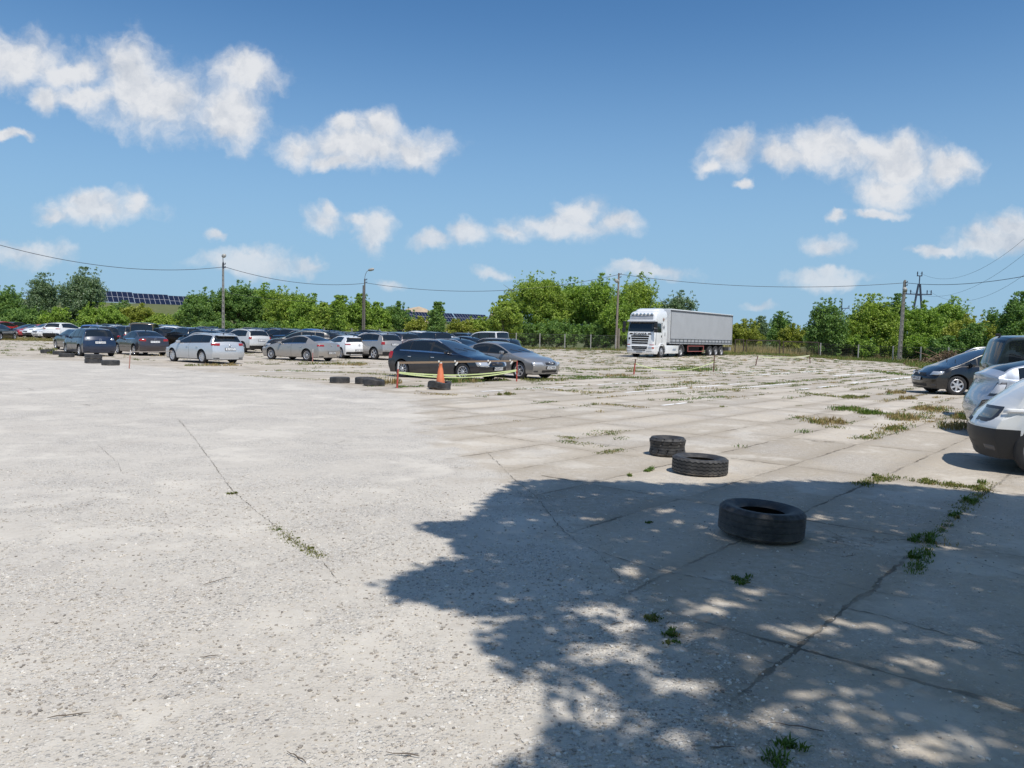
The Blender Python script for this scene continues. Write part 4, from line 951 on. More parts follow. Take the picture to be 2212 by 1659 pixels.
def car_proto(style, st, opts):
    """all meshes of one kind of car; materials of slot 'paint' are set per car"""
    s, parts = car_geometry(st)
    NRM = {}
    kk = lambda p: (round(p[0], 3), round(p[1], 3), round(p[2], 3))
    for V, Fs, K in parts.values():
        for f, k_ in zip(Fs, K):
            if k_ == 'under': continue
            q = [Vector(V[i]) for i in f]; n = (q[2] - q[0]).cross(q[3] - q[1]); c = sum(q, Vector()) / 4
            if n.dot(c - Vector((c.x * .75, 0, .55))) < 0: n.negate()
            for p in q: NRM[kk(p)] = NRM.get(kk(p), Vector()) + n
    out = []          # (name, sub-part-of index or None, mesh)
    mm = {'paint': None, 'under': UNDER, 'trim': BLACKP, 'trim2': CHROME if opts.get('chrome') else BLACKP, 'seam': SEAM, 'glass': GLASS, 'glassb': GLASSB}
    def mk(name, V, Fs, keys):
        ks = sorted(set(keys), key=lambda k: (k != 'paint', k)); me = bpy.data.meshes.new(name)
        bm = bmesh.new(); bv = [bm.verts.new(v) for v in V]; bm.faces.ensure_lookup_table()
        for f, k in zip(Fs, keys):
            try: bf = bm.faces.new([bv[i] for i in f]); bf.material_index = ks.index(k); bf.smooth = True
            except ValueError: pass
        bmesh.ops.remove_doubles(bm, verts=bm.verts, dist=.0012)
        bmesh.ops.dissolve_degenerate(bm, edges=bm.edges, dist=.0004)
        bm.to_mesh(me); bm.free()
        for k in ks: me.materials.append(mm[k] or PAINTS['silver'])
        ln = []
        for pl_ in me.polygons:
            und = me.materials[pl_.material_index] is UNDER; pn_ = pl_.normal
            for li in pl_.loop_indices:
                n = NRM.get(kk(me.vertices[me.loops[li].vertex_index].co))
                if und or n is None or n.length < 1e-9: ln.append(pn_[:]); continue
                n = n.normalized(); n = n if n.dot(pn_) > 0 else -n
                ln.append(n[:] if n.dot(pn_) > .5 else pn_[:])
        me.normals_split_custom_set(ln); me['has_paint'] = 1 if 'paint' in ks else 0
        return me
    for pn in sorted(parts):
        V, Fs, K = parts[pn]; out.append([pn.split('|')[0], pn, None, mk(pn.split('|')[0], V, Fs, K)])
    names = {p[1]: i for i, p in enumerate(out)}
    def add(name, mb, mats, parent=None, painted=False):
        me_o = mb.build(name, mats); me = me_o.data; bpy.data.objects.remove(me_o); me['has_paint'] = 1 if painted else 0
        out.append([name, name, parent, me])
    def P(name, end, s0, s1, z0, z1, mats, mirror=True, parent=None, **k):
        for sg in ((1, -1) if mirror else (1,)):
            vs, fs = s.patch(end, s0 * sg if mirror else s0, s1 * sg if mirror else s1, z0, z1, **k) if not mirror or sg > 0 else s.patch(end, -s0, -s1, z0, z1, **{**k, 'skew': -k.get('skew', 0), 'taper': -k.get('taper', 0)})
            mb = MB(); mb.add(vs, fs); add(name, mb, [mats], parent)
    w = s.W / 2
    o = opts
    if o.get('bezel'):
        for nm_, e_, q_, sk_ in (('lamp_bezel', 1, o.get('fl'), o.get('flk', .03)), ('lamp_bezel', -1, o.get('tl'), o.get('tlk', 0))):
            if q_:
                for sg in (1, -1):
                    mb = MB(); mb.add(*s.patch(e_, sg * (q_[0] - .018), sg * (q_[1] + .018), q_[2] - .015, q_[3] + .015, off=.009, nu=10, nv=5, skew=sk_ * sg)); me_o = mb.build(nm_, [DALLOY]); me = me_o.data; bpy.data.objects.remove(me_o); me['has_paint'] = 0; out.append([nm_, nm_, None, me])
    # lamps
    if o.get('front', True):
        f = o.get('fl', (w * .60, w + .12, .60, .72))
        P('headlight', 1, *f, o.get('flm', CLEARL), off=.018, skew=o.get('flk', .03), nu=10)
        P('bumper_intake', 1, -w * .55, w * .55, .26, .36, BLACKP, False, off=.004, nu=12)
        g = o.get('gr', (w * .42, .56, .70))
        P('grille', 1, -g[0], g[0], g[1], g[2], BLACKP, False, off=.010, nu=10)
        if o.get('grbar'): P('grille_bar', 1, -g[0] * .95, g[0] * .95, (g[1] + g[2]) / 2 - .014, (g[1] + g[2]) / 2 + .014, CHROME, False, off=.022, nu=10, nv=2)
        P('fog_lamp', 1, w * .72, w * .90, .28, .35, DALLOY, off=.006)
    t = o.get('tl', (w * .62, w + .10, .74, .86))
    P('tail_light', -1, *t, o.get('tlm', REDL), off=.018, skew=o.get('tlk', .0), taper=o.get('tlt', 0), nu=10)
    if o.get('rbump'): P('rear_valance', -1, -w * 1.0, w * 1.0, .27, o['rbump'], BLACKP, False, off=.006, nu=16)
    P('exhaust_trim', -1, w * .55, w * .9, .25, .30, BLACKP, off=.004)
    # plates
    for end, zp in ((1, o.get('fpz', .46)), (-1, o.get('rpz', .60))):
        if o.get('noplate') or (end > 0 and not o.get('front', True)): continue
        c = s.surf(end, o.get('fpy', 0) if end > 0 else 0, zp + .055); ca = s.surf(end, 0, zp + .11) - s.surf(end, 0, zp); tilt = math.atan2(ca.x, ca.z)
        mb = MB(); Rm = Matrix.Rotation(tilt, 3, 'Y'); cc = c + Vector((end * .022, 0, 0))
        mb.box(cc - Vector((end * .006, 0, 0)), (.012, .56, .135), 1, Rm); mb.box(cc + Vector((end * .004, 0, 0)), (.012, .52, .112), 0, Rm)
        add('number_plate', mb, [PLATE, INK]); idx = len(out) - 1
        txt = o.get('plate_f' if end > 0 else 'plate_r')
        if txt:
            cu = bpy.data.curves.new('plate_text', 'FONT'); cu.body = txt; cu.size = .115; cu.extrude = .001; cu.align_x = 'CENTER'; cu.align_y = 'CENTER'; cu.space_character = 1.02
            to = bpy.data.objects.new('t', cu); C.objects.link(to); dg = bpy.context.evaluated_depsgraph_get(); me = bpy.data.meshes.new_from_object(to.evaluated_get(dg)); bpy.data.objects.remove(to)
            me.materials.clear(); me.materials.append(INK)
            Mx = Matrix.Translation(cc + Vector((end * .0125, 0, 0))) @ Rm.to_4x4() @ Matrix(((0, 0, end, 0), (end, 0, 0, 0), (0, 1, 0, 0), (0, 0, 0, 1))) @ Matrix.Diagonal((.92, 1.0, 1, 1))
            me.transform(Mx); me['has_paint'] = 0; out.append(['plate_lettering', 'pl', idx, me])
    # badge
    def ring(c, r, th, end, mb, n=14):
        vs, fs = [], []
        for k in range(n):
            a = 2 * math.pi * k / n
            for dr, dx in ((-th, 0), (0, .008), (th, 0)): vs.append((c[0] + end * dx, c[1] + (r + dr) * math.cos(a), c[2] + (r + dr) * math.sin(a)))
        for k in range(n):
            for j in range(2): a, b = k * 3 + j, ((k + 1) % n) * 3 + j; fs.append((a, b, b + 1, a + 1))
        mb.add(vs, fs)
    for end, zz in ((1, o.get('fb')), (-1, o.get('rb_'))):
        if not zz: continue
        mb = MB(); c = s.surf(end, 0, zz) + Vector((end * .03, 0, 0)); kind = o.get('badge', 'ring')
        if kind == 'rings':
            for k in range(4): ring((c.x, c.y + (k - 1.5) * .062, c.z), .042, .007, end, mb)
        else:
            ring(c, .055, .008, end, mb, 18)
            if kind == 'w':
                for y0, z0, y1, z1 in ((-.04, .03, -.02, -.04), (-.02, -.04, 0, .01), (0, .01, .02, -.04), (.02, -.04, .04, .03), (-.022, .045, 0, .012), (0, .012, .022, .045)): mb.tube([(c.x, c.y + y0, c.z + z0), (c.x, c.y + y1, c.z + z1)], .006, 4)
            elif kind == 'bolt': mb.tube([(c.x, c.y - .085, c.z + .0), (c.x, c.y + .01, c.z + .012), (c.x, c.y - .01, c.z - .012), (c.x, c.y + .085, c.z)], .007, 4)
            elif kind == 'oval': ring((c.x, c.y, c.z), .022, .006, end, mb, 12)
        add('badge', mb, [CHROME])
    # mirrors, handles, rails, aerial, wipers
    for sg in (1, -1):
        dmx = s.cw + .38; x = s.xf - dmx; zz = s.zs(dmx) + .07; y = s.yside(x, s.zs(dmx))
        mb = MB(); mb.box((x, sg * (y + .09), zz), (.11, .19, .13), 0, None, .035); mb.box((x + .02, sg * (y - .0), zz - .045), (.06, .08, .04), 1)
        add('wing_mirror', mb, [o.get('mirror_mat') or PAINTS['silver'], BLACKP], None, painted=not o.get('mirror_mat'))
        for q, pn in ((seam_pos(s)[1] - .16, 'front_door'), (seam_pos(s)[2] - .12, 'rear_door')):
            xx = s.xf - q; z_ = min(.80, s.zs(q) - .12) if s.H < 1.6 else min(.92, s.zs(q) - .12); yy = s.yside(xx, z_) + .012
            mb = MB(); mb.box((xx, sg * yy, z_), (.16, .03, .03), 0, None, .01)
            key = pn + '|' + ('left' if sg > 0 else 'right'); add('door_handle', mb, [CHROME if o.get('chrome') else PAINTS['silver']], names.get(key), painted=not o.get('chrome'))
        if o.get('rails'):
            pts = []
            for k in range(9):
                d = lerp(s.rf - .1, s.rr + .1, k / 8); x_ = s.xf - d; lift = .035 if 0 < k < 8 else -.01
                pts.append((x_, sg * (s.yedge(x_, d) - .02), s.zt(d) - s.crown + lift + .015))
            mb = MB(); mb.tube(pts, .02, 6); add('roof_rail', mb, [o.get('railmat', CHROME)])
        # arch liner lip
    if o.get('spoiler'):
        mb = MB(); d = s.rr + .02; x_ = s.xf - d
        mb.box((x_ - .10, 0, s.zt(d) - .012), (.26, s.rw * 1.75, .035), 0, Matrix.Rotation(-.12, 3, 'Y'), .014); add('roof_spoiler', mb, [PAINTS['silver']], None, painted=True)
    mb = MB(); d = s.rr - .15; mb.box((s.xf - d, 0, s.zt(d) + .025), (.10, .03, .06), 0, None, .012); add('aerial', mb, [BLACKP])
    mb = MB(); a0 = s.xf - s.cw - .05
    for yy in (-.1, .45): mb.tube([(a0 - .01, yy, s.zt(s.cw + .05) + .012), (a0 - .25, yy - .45, s.zt(s.cw + .30) + .008)], .008, 4)
    add('wiper', mb, [BLACKP])
    return s, out
def seam_pos(s):
    dB = s.pil[0 if len(s.pil) < 3 else 1][0]
    return (s.cw + .08, dB, s.fo + s.wb - s.Ra * .75)
def make_car(style, col, label, loc, heading, opts=None, cat='car', group='cars parked in the yard', wheel='multi', st_over=None, name='parked_car'):
    opts = opts or {}
    key = style + repr(sorted((k, str(v)) for k, v in opts.items())) + repr(st_over)
    if key not in CARCACHE:
        st = dict(STY[style]); st.update(st_over or {}); CARCACHE[key] = car_proto(style, st, opts)
    s, out = CARCACHE[key]
    root = empty(name, loc, heading, label, cat, group)
    made = []
    for nm, full, par, me in out:
        o = bpy.data.objects.new(nm, me); C.objects.link(o); o.parent = root if par is None else made[par]
        if me.get('has_paint'):
            o.material_slots[0].link = 'OBJECT'; o.material_slots[0].material = PAINTS[col]
        made.append(o)
    ty, ri = wheel_mesh(s.R, wheel)
    for a in s.axle:
        for sg in (1, -1):
            o = bpy.data.objects.new('wheel', ty); C.objects.link(o); o.parent = root
            o.location = (a, sg * (s.W / 2 - .125), s.R - .004); o.rotation_euler = (0, rnd.uniform(0, 6) , math.pi if sg < 0 else 0)
            r_ = bpy.data.objects.new('rim', ri); C.objects.link(r_); r_.parent = o
    return root, s
def gpx(x, y):
    d = Vector((x, y, gz(x, y) - CAMH)); return CX + d.dot(right) / d.dot(fwd) * F
def car_at(style, col, label, px, py, wheel_, deg, depth=None, z=None, **k):
    """px,py: where the tyre of wheel_ ('fr','fl','rr','rl') meets the ground; deg: heading of the nose, from +X towards +Y"""
    st = dict(STY[style]); st.update(k.get('st_over') or {}); a = 0 if isinstance(deg, tuple) else math.radians(deg)
    if depth: v = at(px, py, depth); P_ = (v.x, depth, gz(v.x, depth))
    else: P_ = spot(px, py)
    if isinstance(deg, tuple):                     # the other near wheel shows at pixel x deg[0]; deg[1] is a first guess
        px2, g0 = deg; dd = (st['wb'] if wheel_[0] == 'r' else -st['wb']); best = (1e9, g0)
        for kk in range(-70, 71):
            h = math.radians(g0 + kk * .5); q = gpx(P_[0] + dd * math.cos(h), P_[1] + dd * math.sin(h)); best = min(best, (abs(q - px2), math.degrees(h)))
        deg = best[1]; a = math.radians(deg); print('heading', label[:30], round(deg, 1), round(best[0], 2))
    lx = {'f': st['wb'] / 2, 'r': -st['wb'] / 2, 'c': 0}[wheel_[0]]; ly = {'l': st['W'] / 2 - .1, 'r': -st['W'] / 2 + .1, 'c': 0}[wheel_[1]]
    x = P_[0] - (lx * math.cos(a) - ly * math.sin(a)); y = P_[1] - (lx * math.sin(a) + ly * math.cos(a))
    return make_car(style, col, label, (x, y, gz(x, y) if z is None else z), a, **k)

# ------------------------------------------------------------------ the cars
PR = .78
CARS = [
 # style, colour, label, px, py, wheel, heading, depth, kwargs
 ('hatch', 'navy', 'dark navy hatchback with roof rails and ten spoke wheels behind the orange cone', 1001, 823, 'fr', (870, -38), None, dict(wheel='multi', opts=dict(chrome=True, rails=True, railmat=ALLOY, badge='bolt', fb=.655, plate_f='WZUH7711', fpz=.40, fl=(.48, .98, .52, .70), flk=.05, gr=(.36, .56, .67), grbar=True, tl=(.80, 1.06, .68, .98), rpz=.72))),
 ('saloon', 'grey', 'silver grey saloon with five spoke wheels in front right of the dark hatchback', 1123, 818.5, 'fr', -40, None, dict(wheel='five', st_over=dict(L=4.55, W=1.77, wb=2.65, fo=.90, rr=3.25, rb=4.0, g1=3.45, top=[(0, .60), (.12, .72), (.5, .82), (1.3, .96), (2.15, 1.33), (2.7, 1.425), (3.3, 1.39), (4.0, 1.08), (4.4, 1.04), (4.55, .96)]), opts=dict(badge='rings', fb=.635, plate_f='LKU 4606', fpz=.40, fl=(.42, .88, .55, .67), flk=.02, gr=(.30, .56, .66)))),
 ('estate', 'silver', 'silver estate car seen from behind with a yellow item in its side window', 438.6, 785.2, 'rl', (375.7, 140), None, dict(wheel='cap', opts=dict(badge='w', rb_=.86, rails=True, railmat=PAINTS['silver'], plate_r='BL 6227V', rpz=.66, tl=(.50, 1.0, .86, .99), tlt=.1, spoiler=True))),
 ('saloon', 'beige', 'beige saloon with ten spoke wheels parked right of the silver estate', 663.9, 780.3, 'rl', (586.8, 142), None, dict(wheel='multi', opts=dict(chrome=True, badge='w', rb_=.90, plate_r='WZ 8806L', rpz=.42, tl=(.50, 1.0, .82, .93)))),
 ('small', 'white', 'small white hatchback with black rear window between beige saloon and beige crossover', 739, 774.5, 'rl', 126, None, dict(wheel='steel', opts=dict(badge='oval', rb_=.84, plate_r='WW 150EM', rpz=.46, tl=(.55, 1.0, .84, .92), rbump=.42, spoiler=True), st_over=dict(cr=.26))),
 ('suv', 'beige', 'beige crossover with tall red tail lamps behind the small white hatchback', 809, 777, 'rl', 140, None, dict(wheel='five', opts=dict(chrome=True, plate_r='GD 6U42K', rpz=.88, tl=(.72, 1.08, .90, 1.10), rails=True))),
 ('mpv', 'slate', 'dark blue compact people carrier with four round lamps behind the pair of stacked tyres', 174, 769.5, 'rl', (145.3, 135), None, dict(wheel='cap', opts=dict(badge='w', rb_=.93, plate_r='WPI 03606', rpz=.72, tl=(.56, .72, .90, 1.0), tlm=CLEARL))),
 ('small', 'navy', 'dark blue hatchback half hidden behind the blue people carrier', 150, 760, 'rl', 136, 50, dict(wheel='multi')),
 ('saloon', 'plum', 'dark purple grey saloon with chrome boot strip next to the blue people carrier', 292, 768, 'rl', (256.5, 135), None, dict(wheel='steel', st_over=dict(L=4.53, W=1.79, wb=2.64, rr=3.2, rb=3.95, top=[(0, .64), (.12, .76), (.5, .86), (1.3, 1.0), (2.1, 1.38), (2.6, 1.495), (3.2, 1.45), (3.95, 1.12), (4.35, 1.08), (4.53, 1.0)]), opts=dict(chrome=True, rb_=.98, plate_r='WX 81662', rpz=.76, tl=(.48, 1.0, .84, .98)))),
 ('suv', 'black', 'black sloping roof crossover behind the silver estate bonnet', 440, 762, 'rl', 142, 49, dict(wheel='five', opts=dict(chrome=True), st_over=dict(top=[(0, .78), (.10, .92), (.4, 1.02), (1.2, 1.10), (1.95, 1.48), (2.5, 1.60), (3.3, 1.54), (4.2, 1.24), (4.6, 1.08), (4.69, 1.0)], rr=3.4, rb=4.45, g1=3.75))),
 ('suv', 'offwhite', 'pale silver estate crossover with tall red lamps behind the silver estate', 526, 764, 'rl', 142, 53.5, dict(wheel='five', opts=dict(plate_r='WE 1U622', rpz=.80, tl=(.72, 1.05, .92, 1.10), rails=True), st_over=dict(H=1.5))),
 ('suv', 'dgrey', 'dark grey crossover right of the pale silver estate crossover', 628, 756, 'rl', 150, 60, dict(wheel='five', opts=dict(chrome=True))),
 ('suv', 'black', 'black crossover facing left behind the bonnet of the beige saloon', 600, 764, 'fl', 196, 52, dict(wheel='five')),
 ('saloon', 'black', 'black saloon with chrome window line behind the roof of the beige saloon', 770, 757, 'rl', 165, 58, dict(wheel='multi', opts=dict(chrome=True))),
 ('saloon', 'navy', 'dark blue saloon behind the small white hatchback', 742, 763, 'rl', 150, 52.5, dict(wheel='multi', opts=dict(chrome=True), st_over=dict(W=1.86))),
 ('saloon', 'navy', 'navy saloon just behind the windscreen of the dark navy hatchback', 985, 775, 'rl', 138, 42, dict(wheel='multi', opts=dict(tl=(.5, 1.0, .84, .94)))),
 ('estate', 'dgrey', 'dark green grey estate car behind the roof of the silver grey saloon', 1075, 770, 'rl', 150, 47, dict(wheel='steel', opts=dict(rails=True))),
 ('suv', 'plum', 'dark crossover with sloping tail behind the beige crossover roof', 855, 765, 'rl', 131, 54, dict(wheel='five')),
 ('suv', 'black', 'black off roader with white plate behind the roof of the navy hatchback', 925, 762, 'rl', 128, 56, dict(wheel='five', opts=dict(rpz=.95), st_over=dict(top=[(0, .8), (.10, .95), (.4, 1.05), (1.2, 1.15), (1.8, 1.58), (2.6, 1.72), (3.9, 1.71), (4.45, 1.66), (4.6, 1.15), (4.69, 1.05)], rr=4.42, rb=4.58, g1=4.2))),
 ('suv', 'white', 'white roofed off roader behind the black off roader', 905, 755, 'rl', 150, 66, dict(wheel='five')),
 ('small', 'white', 'white hatchback with dark glass right of the black off roader', 965, 757, 'rl', 140, 57, dict(wheel='steel')),
 ('small', 'navy', 'low dark car with only its roof showing beside the white hatchback', 1010, 758, 'rl', 150, 58, dict(wheel='steel')),
 ('van', 'white', 'boxy white delivery van farthest right in the back row', 1060, 757, 'rl', 140, 60, dict(wheel='steel', cat='van', name='delivery_van', st_over=dict(L=4.4, W=1.83, wb=2.68, top=[(0, .80), (.08, .93), (.6, 1.05), (1.0, 1.15), (1.7, 1.68), (2.3, 1.82), (4.0, 1.82), (4.22, 1.78), (4.36, 1.18), (4.4, 1.05)], rr=4.18, rb=4.34, g1=4.1))),
 # left back row
 ('van', 'brown', 'golden brown van like car with black rear glass behind the purple grey saloon', 283, 757, 'rl', 107, 56, dict(wheel='steel', cat='van', name='people_carrier')),
 ('suv', 'bright_blue', 'blue roofed car behind the blue people carrier', 172, 752, 'rl', 112, 60, dict(wheel='five', st_over=dict(H=1.6))),
 ('mpv', 'white', 'white car roof between the blue roof and the brown van', 232, 750, 'rl', 112, 66, dict(wheel='five')),
 ('suv', 'teal', 'grey green crossover with bright roof rail behind the purple grey saloon', 345, 750, 'rl', 150, 66, dict(wheel='five', opts=dict(rails=True))),
 ('suv', 'white', 'white crossover with dark windows behind the black sloping crossover', 372, 752, 'rl', 160, 62, dict(wheel='five')),
 ('estate', 'navy', 'dark blue car behind the black sloping crossover roof', 410, 752, 'rl', 150, 64, dict(wheel='five')),
 ('estate', 'dgrey', 'dark grey estate roof left of the tall lamp post', 450, 750, 'rl', 150, 70, dict(wheel='five', opts=dict(rails=True))),
 ('small', 'white', 'white hatchback roof right at the foot of the tall lamp post', 470, 752, 'rl', 150, 68, dict(wheel='five')),
 ('suv', 'black', 'black car roof in the back row right of the tall lamp post', 590, 748, 'rl', 150, 70, dict(wheel='five')),
 ('suv', 'bright_blue', 'bright blue car showing between two dark roofs in the back row', 672, 750, 'rl', 150, 68, dict(wheel='five')),
 ('estate', 'navy', 'dark blue estate roof left of the steel lamp post', 720, 752, 'rl', 160, 68, dict(wheel='five', opts=dict(rails=True))),
 ('suv', 'dgrey', 'dark grey roof right behind the steel lamp post', 800, 752, 'rl', 155, 70, dict(wheel='five')),
 ('suv', 'navy', 'navy crossover roof left of the brown van in the back row', 310, 748, 'rl', 120, 72, dict(wheel='five')),
 ('estate', 'slate', 'slate blue car roof behind the pale crossover', 512, 750, 'rl', 150, 66, dict(wheel='five')),
 ('estate', 'dgrey', 'charcoal estate roof in the back row above the beige saloon', 640, 748, 'rl', 160, 74, dict(wheel='five')),
 # far left row
 ('suv', 'white', 'white crossover seen from behind at the right end of the far left row', 140, 729, 'rr', 86, 75, dict(wheel='five', opts=dict(tl=(.5, 1.0, .98, 1.06), rbump=.6))),
 ('suv', 'white', 'white car with black cladding facing the camera in the far left row', 82, 729, 'fl', 240, 80.5, dict(wheel='five', opts=dict(fl=(.5, .95, .80, .88)), st_over=dict(L=4.38, top=[(0, .78), (.10, .90), (.4, .98), (1.2, 1.06), (1.95, 1.42), (2.5, 1.55), (3.3, 1.50), (4.0, 1.22), (4.3, 1.05), (4.38, .95)], rr=3.3, rb=4.1, g1=3.6))),
 ('small', 'white', 'second low white car between two white crossovers in the far left row', 104, 729, 'fl', 240, 78, dict(wheel='steel')),
 ('small', 'red', 'red car squeezed between the dark and the white cars far left', 62, 729, 'fl', 240, 82, dict(wheel='steel')),
 ('small', 'navy', 'dark blue car facing the camera left of the red car', 44, 729, 'fl', 240, 83, dict(wheel='steel')),
 ('suv', 'plum', 'dark crossover with bright rear lamps and white window frame in the far left row', 36, 729, 'rr', 88, 87, dict(wheel='five', opts=dict(chrome=True, tl=(.6, 1.0, .9, 1.1)))),
 ('suv', 'red', 'dark red crossover cut by the left picture edge in the far left row', 6, 729, 'rr', 88, 84, dict(wheel='five')),
 ('small', 'black', 'black car corner at the very left edge in front of the red one', 0, 737, 'rr', 100, 68, dict(wheel='five')),
 # right side
 ('touran', 'black', 'black people carrier with six spoke wheels facing left at the right edge', 2064, 853.5, 'fl', 178, None, dict(wheel='six', opts=dict(badge='w', fb=.70, plate_f='WPI 5C02', fpz=.46, fl=(.58, 1.0, .66, .78), gr=(.40, .60, .72), rails=True, chrome=False))),
 ('prius', 'pearl', 'silver hatchback with tall clear tail lamp seen from behind at the right edge', 2234, 890, 'rr', -17, 13.3, dict(wheel='five', opts=dict(tl=(.66, .88, .76, 1.00), tlm=FROST, tlk=.05, noplate=1, bezel=1), st_over=dict(rsl=.17))),
]
for style, col, lab, px, py, wh, deg, dep, kw in CARS:
    kw = dict(kw); so = kw.get('st_over')
    if so and 'H' in so: so = {k: v for k, v in so.items() if k != 'H'}; kw['st_over'] = so or None
    car_at(style, col, lab, px, py, wh, deg, dep, group=('cars parked along the right side' if px > 2000 else 'cars parked in rows in the yard'), **kw)
    print(lab[:40], 'ok')
# roofs of the crowded back rows
fill = [(205, 58, 'dgrey'), (262, 64, 'black'), (330, 58, 'navy'), (395, 56, 'black'), (425, 60, 'dgrey'), (480, 62, 'navy'), (505, 58, 'black'), (560, 66, 'dgrey'), (600, 64, 'black'), (655, 58, 'navy'), (690, 62, 'dgrey'), (720, 59, 'black'), (760, 64, 'navy'), (790, 60, 'black'), (835, 62, 'dgrey'), (870, 64, 'black'), (905, 70, 'navy'), (945, 66, 'dgrey'), (1000, 66, 'black'), (540, 74, 'navy'), (620, 76, 'black'), (700, 76, 'dgrey'), (350, 76, 'dgrey'), (290, 80, 'black'), (230, 78, 'navy'), (440, 78, 'black')]
for px, dep, col in fill:
    car_at(rnd.choice(('estate', 'suv', 'mpv')), col, 'dark car in the crowded back rows with little more than its roof showing', px, 752, 'rl', 140 + rnd.uniform(-3, 6), dep, wheel='five', group='dark cars crowded in the back rows', opts=dict(rails=True))
# dark boxy van, seen from behind at the right edge
v_, s_ = car_at('van', 'teal', 'dark blue green van with upright glass towering behind the silver hatchback', 2243, 870, 'rr', -20, 16.3, wheel='steel', cat='van', name='people_carrier', group='cars parked along the right side', opts=dict(tl=(.75, 1.0, .8, 1.2), rpz=.6), st_over=dict(L=4.7, W=1.84, R=.33))
# white people carrier nearest the camera at the right edge
mv, s_ = car_at('minivan', 'white', 'white people carrier with grey lower bumper nearest the camera at the right edge', 2250, 1030, 'fl', 153, None, wheel='five', cat='car', group='cars parked along the right side',
      opts=dict(fl=(.38, .74, .66, .84), flk=.03, flm=DULLL, gr=(.16, .60, .66), noplate=1, bezel=1, mirror_mat=BLACKP), st_over=dict(cf=.30, bz=.57, bumper=1))
for sg in (1,):
    m = MB(); vs, fs = s_.patch(1, .79, 1.24, .78, .84, off=.016, nu=14, nv=3, taper=.03); m.add(vs, fs); m.build('indicator_strip', mat('white_strip', (0.80, 0.80, 0.80), 0.3), mv)

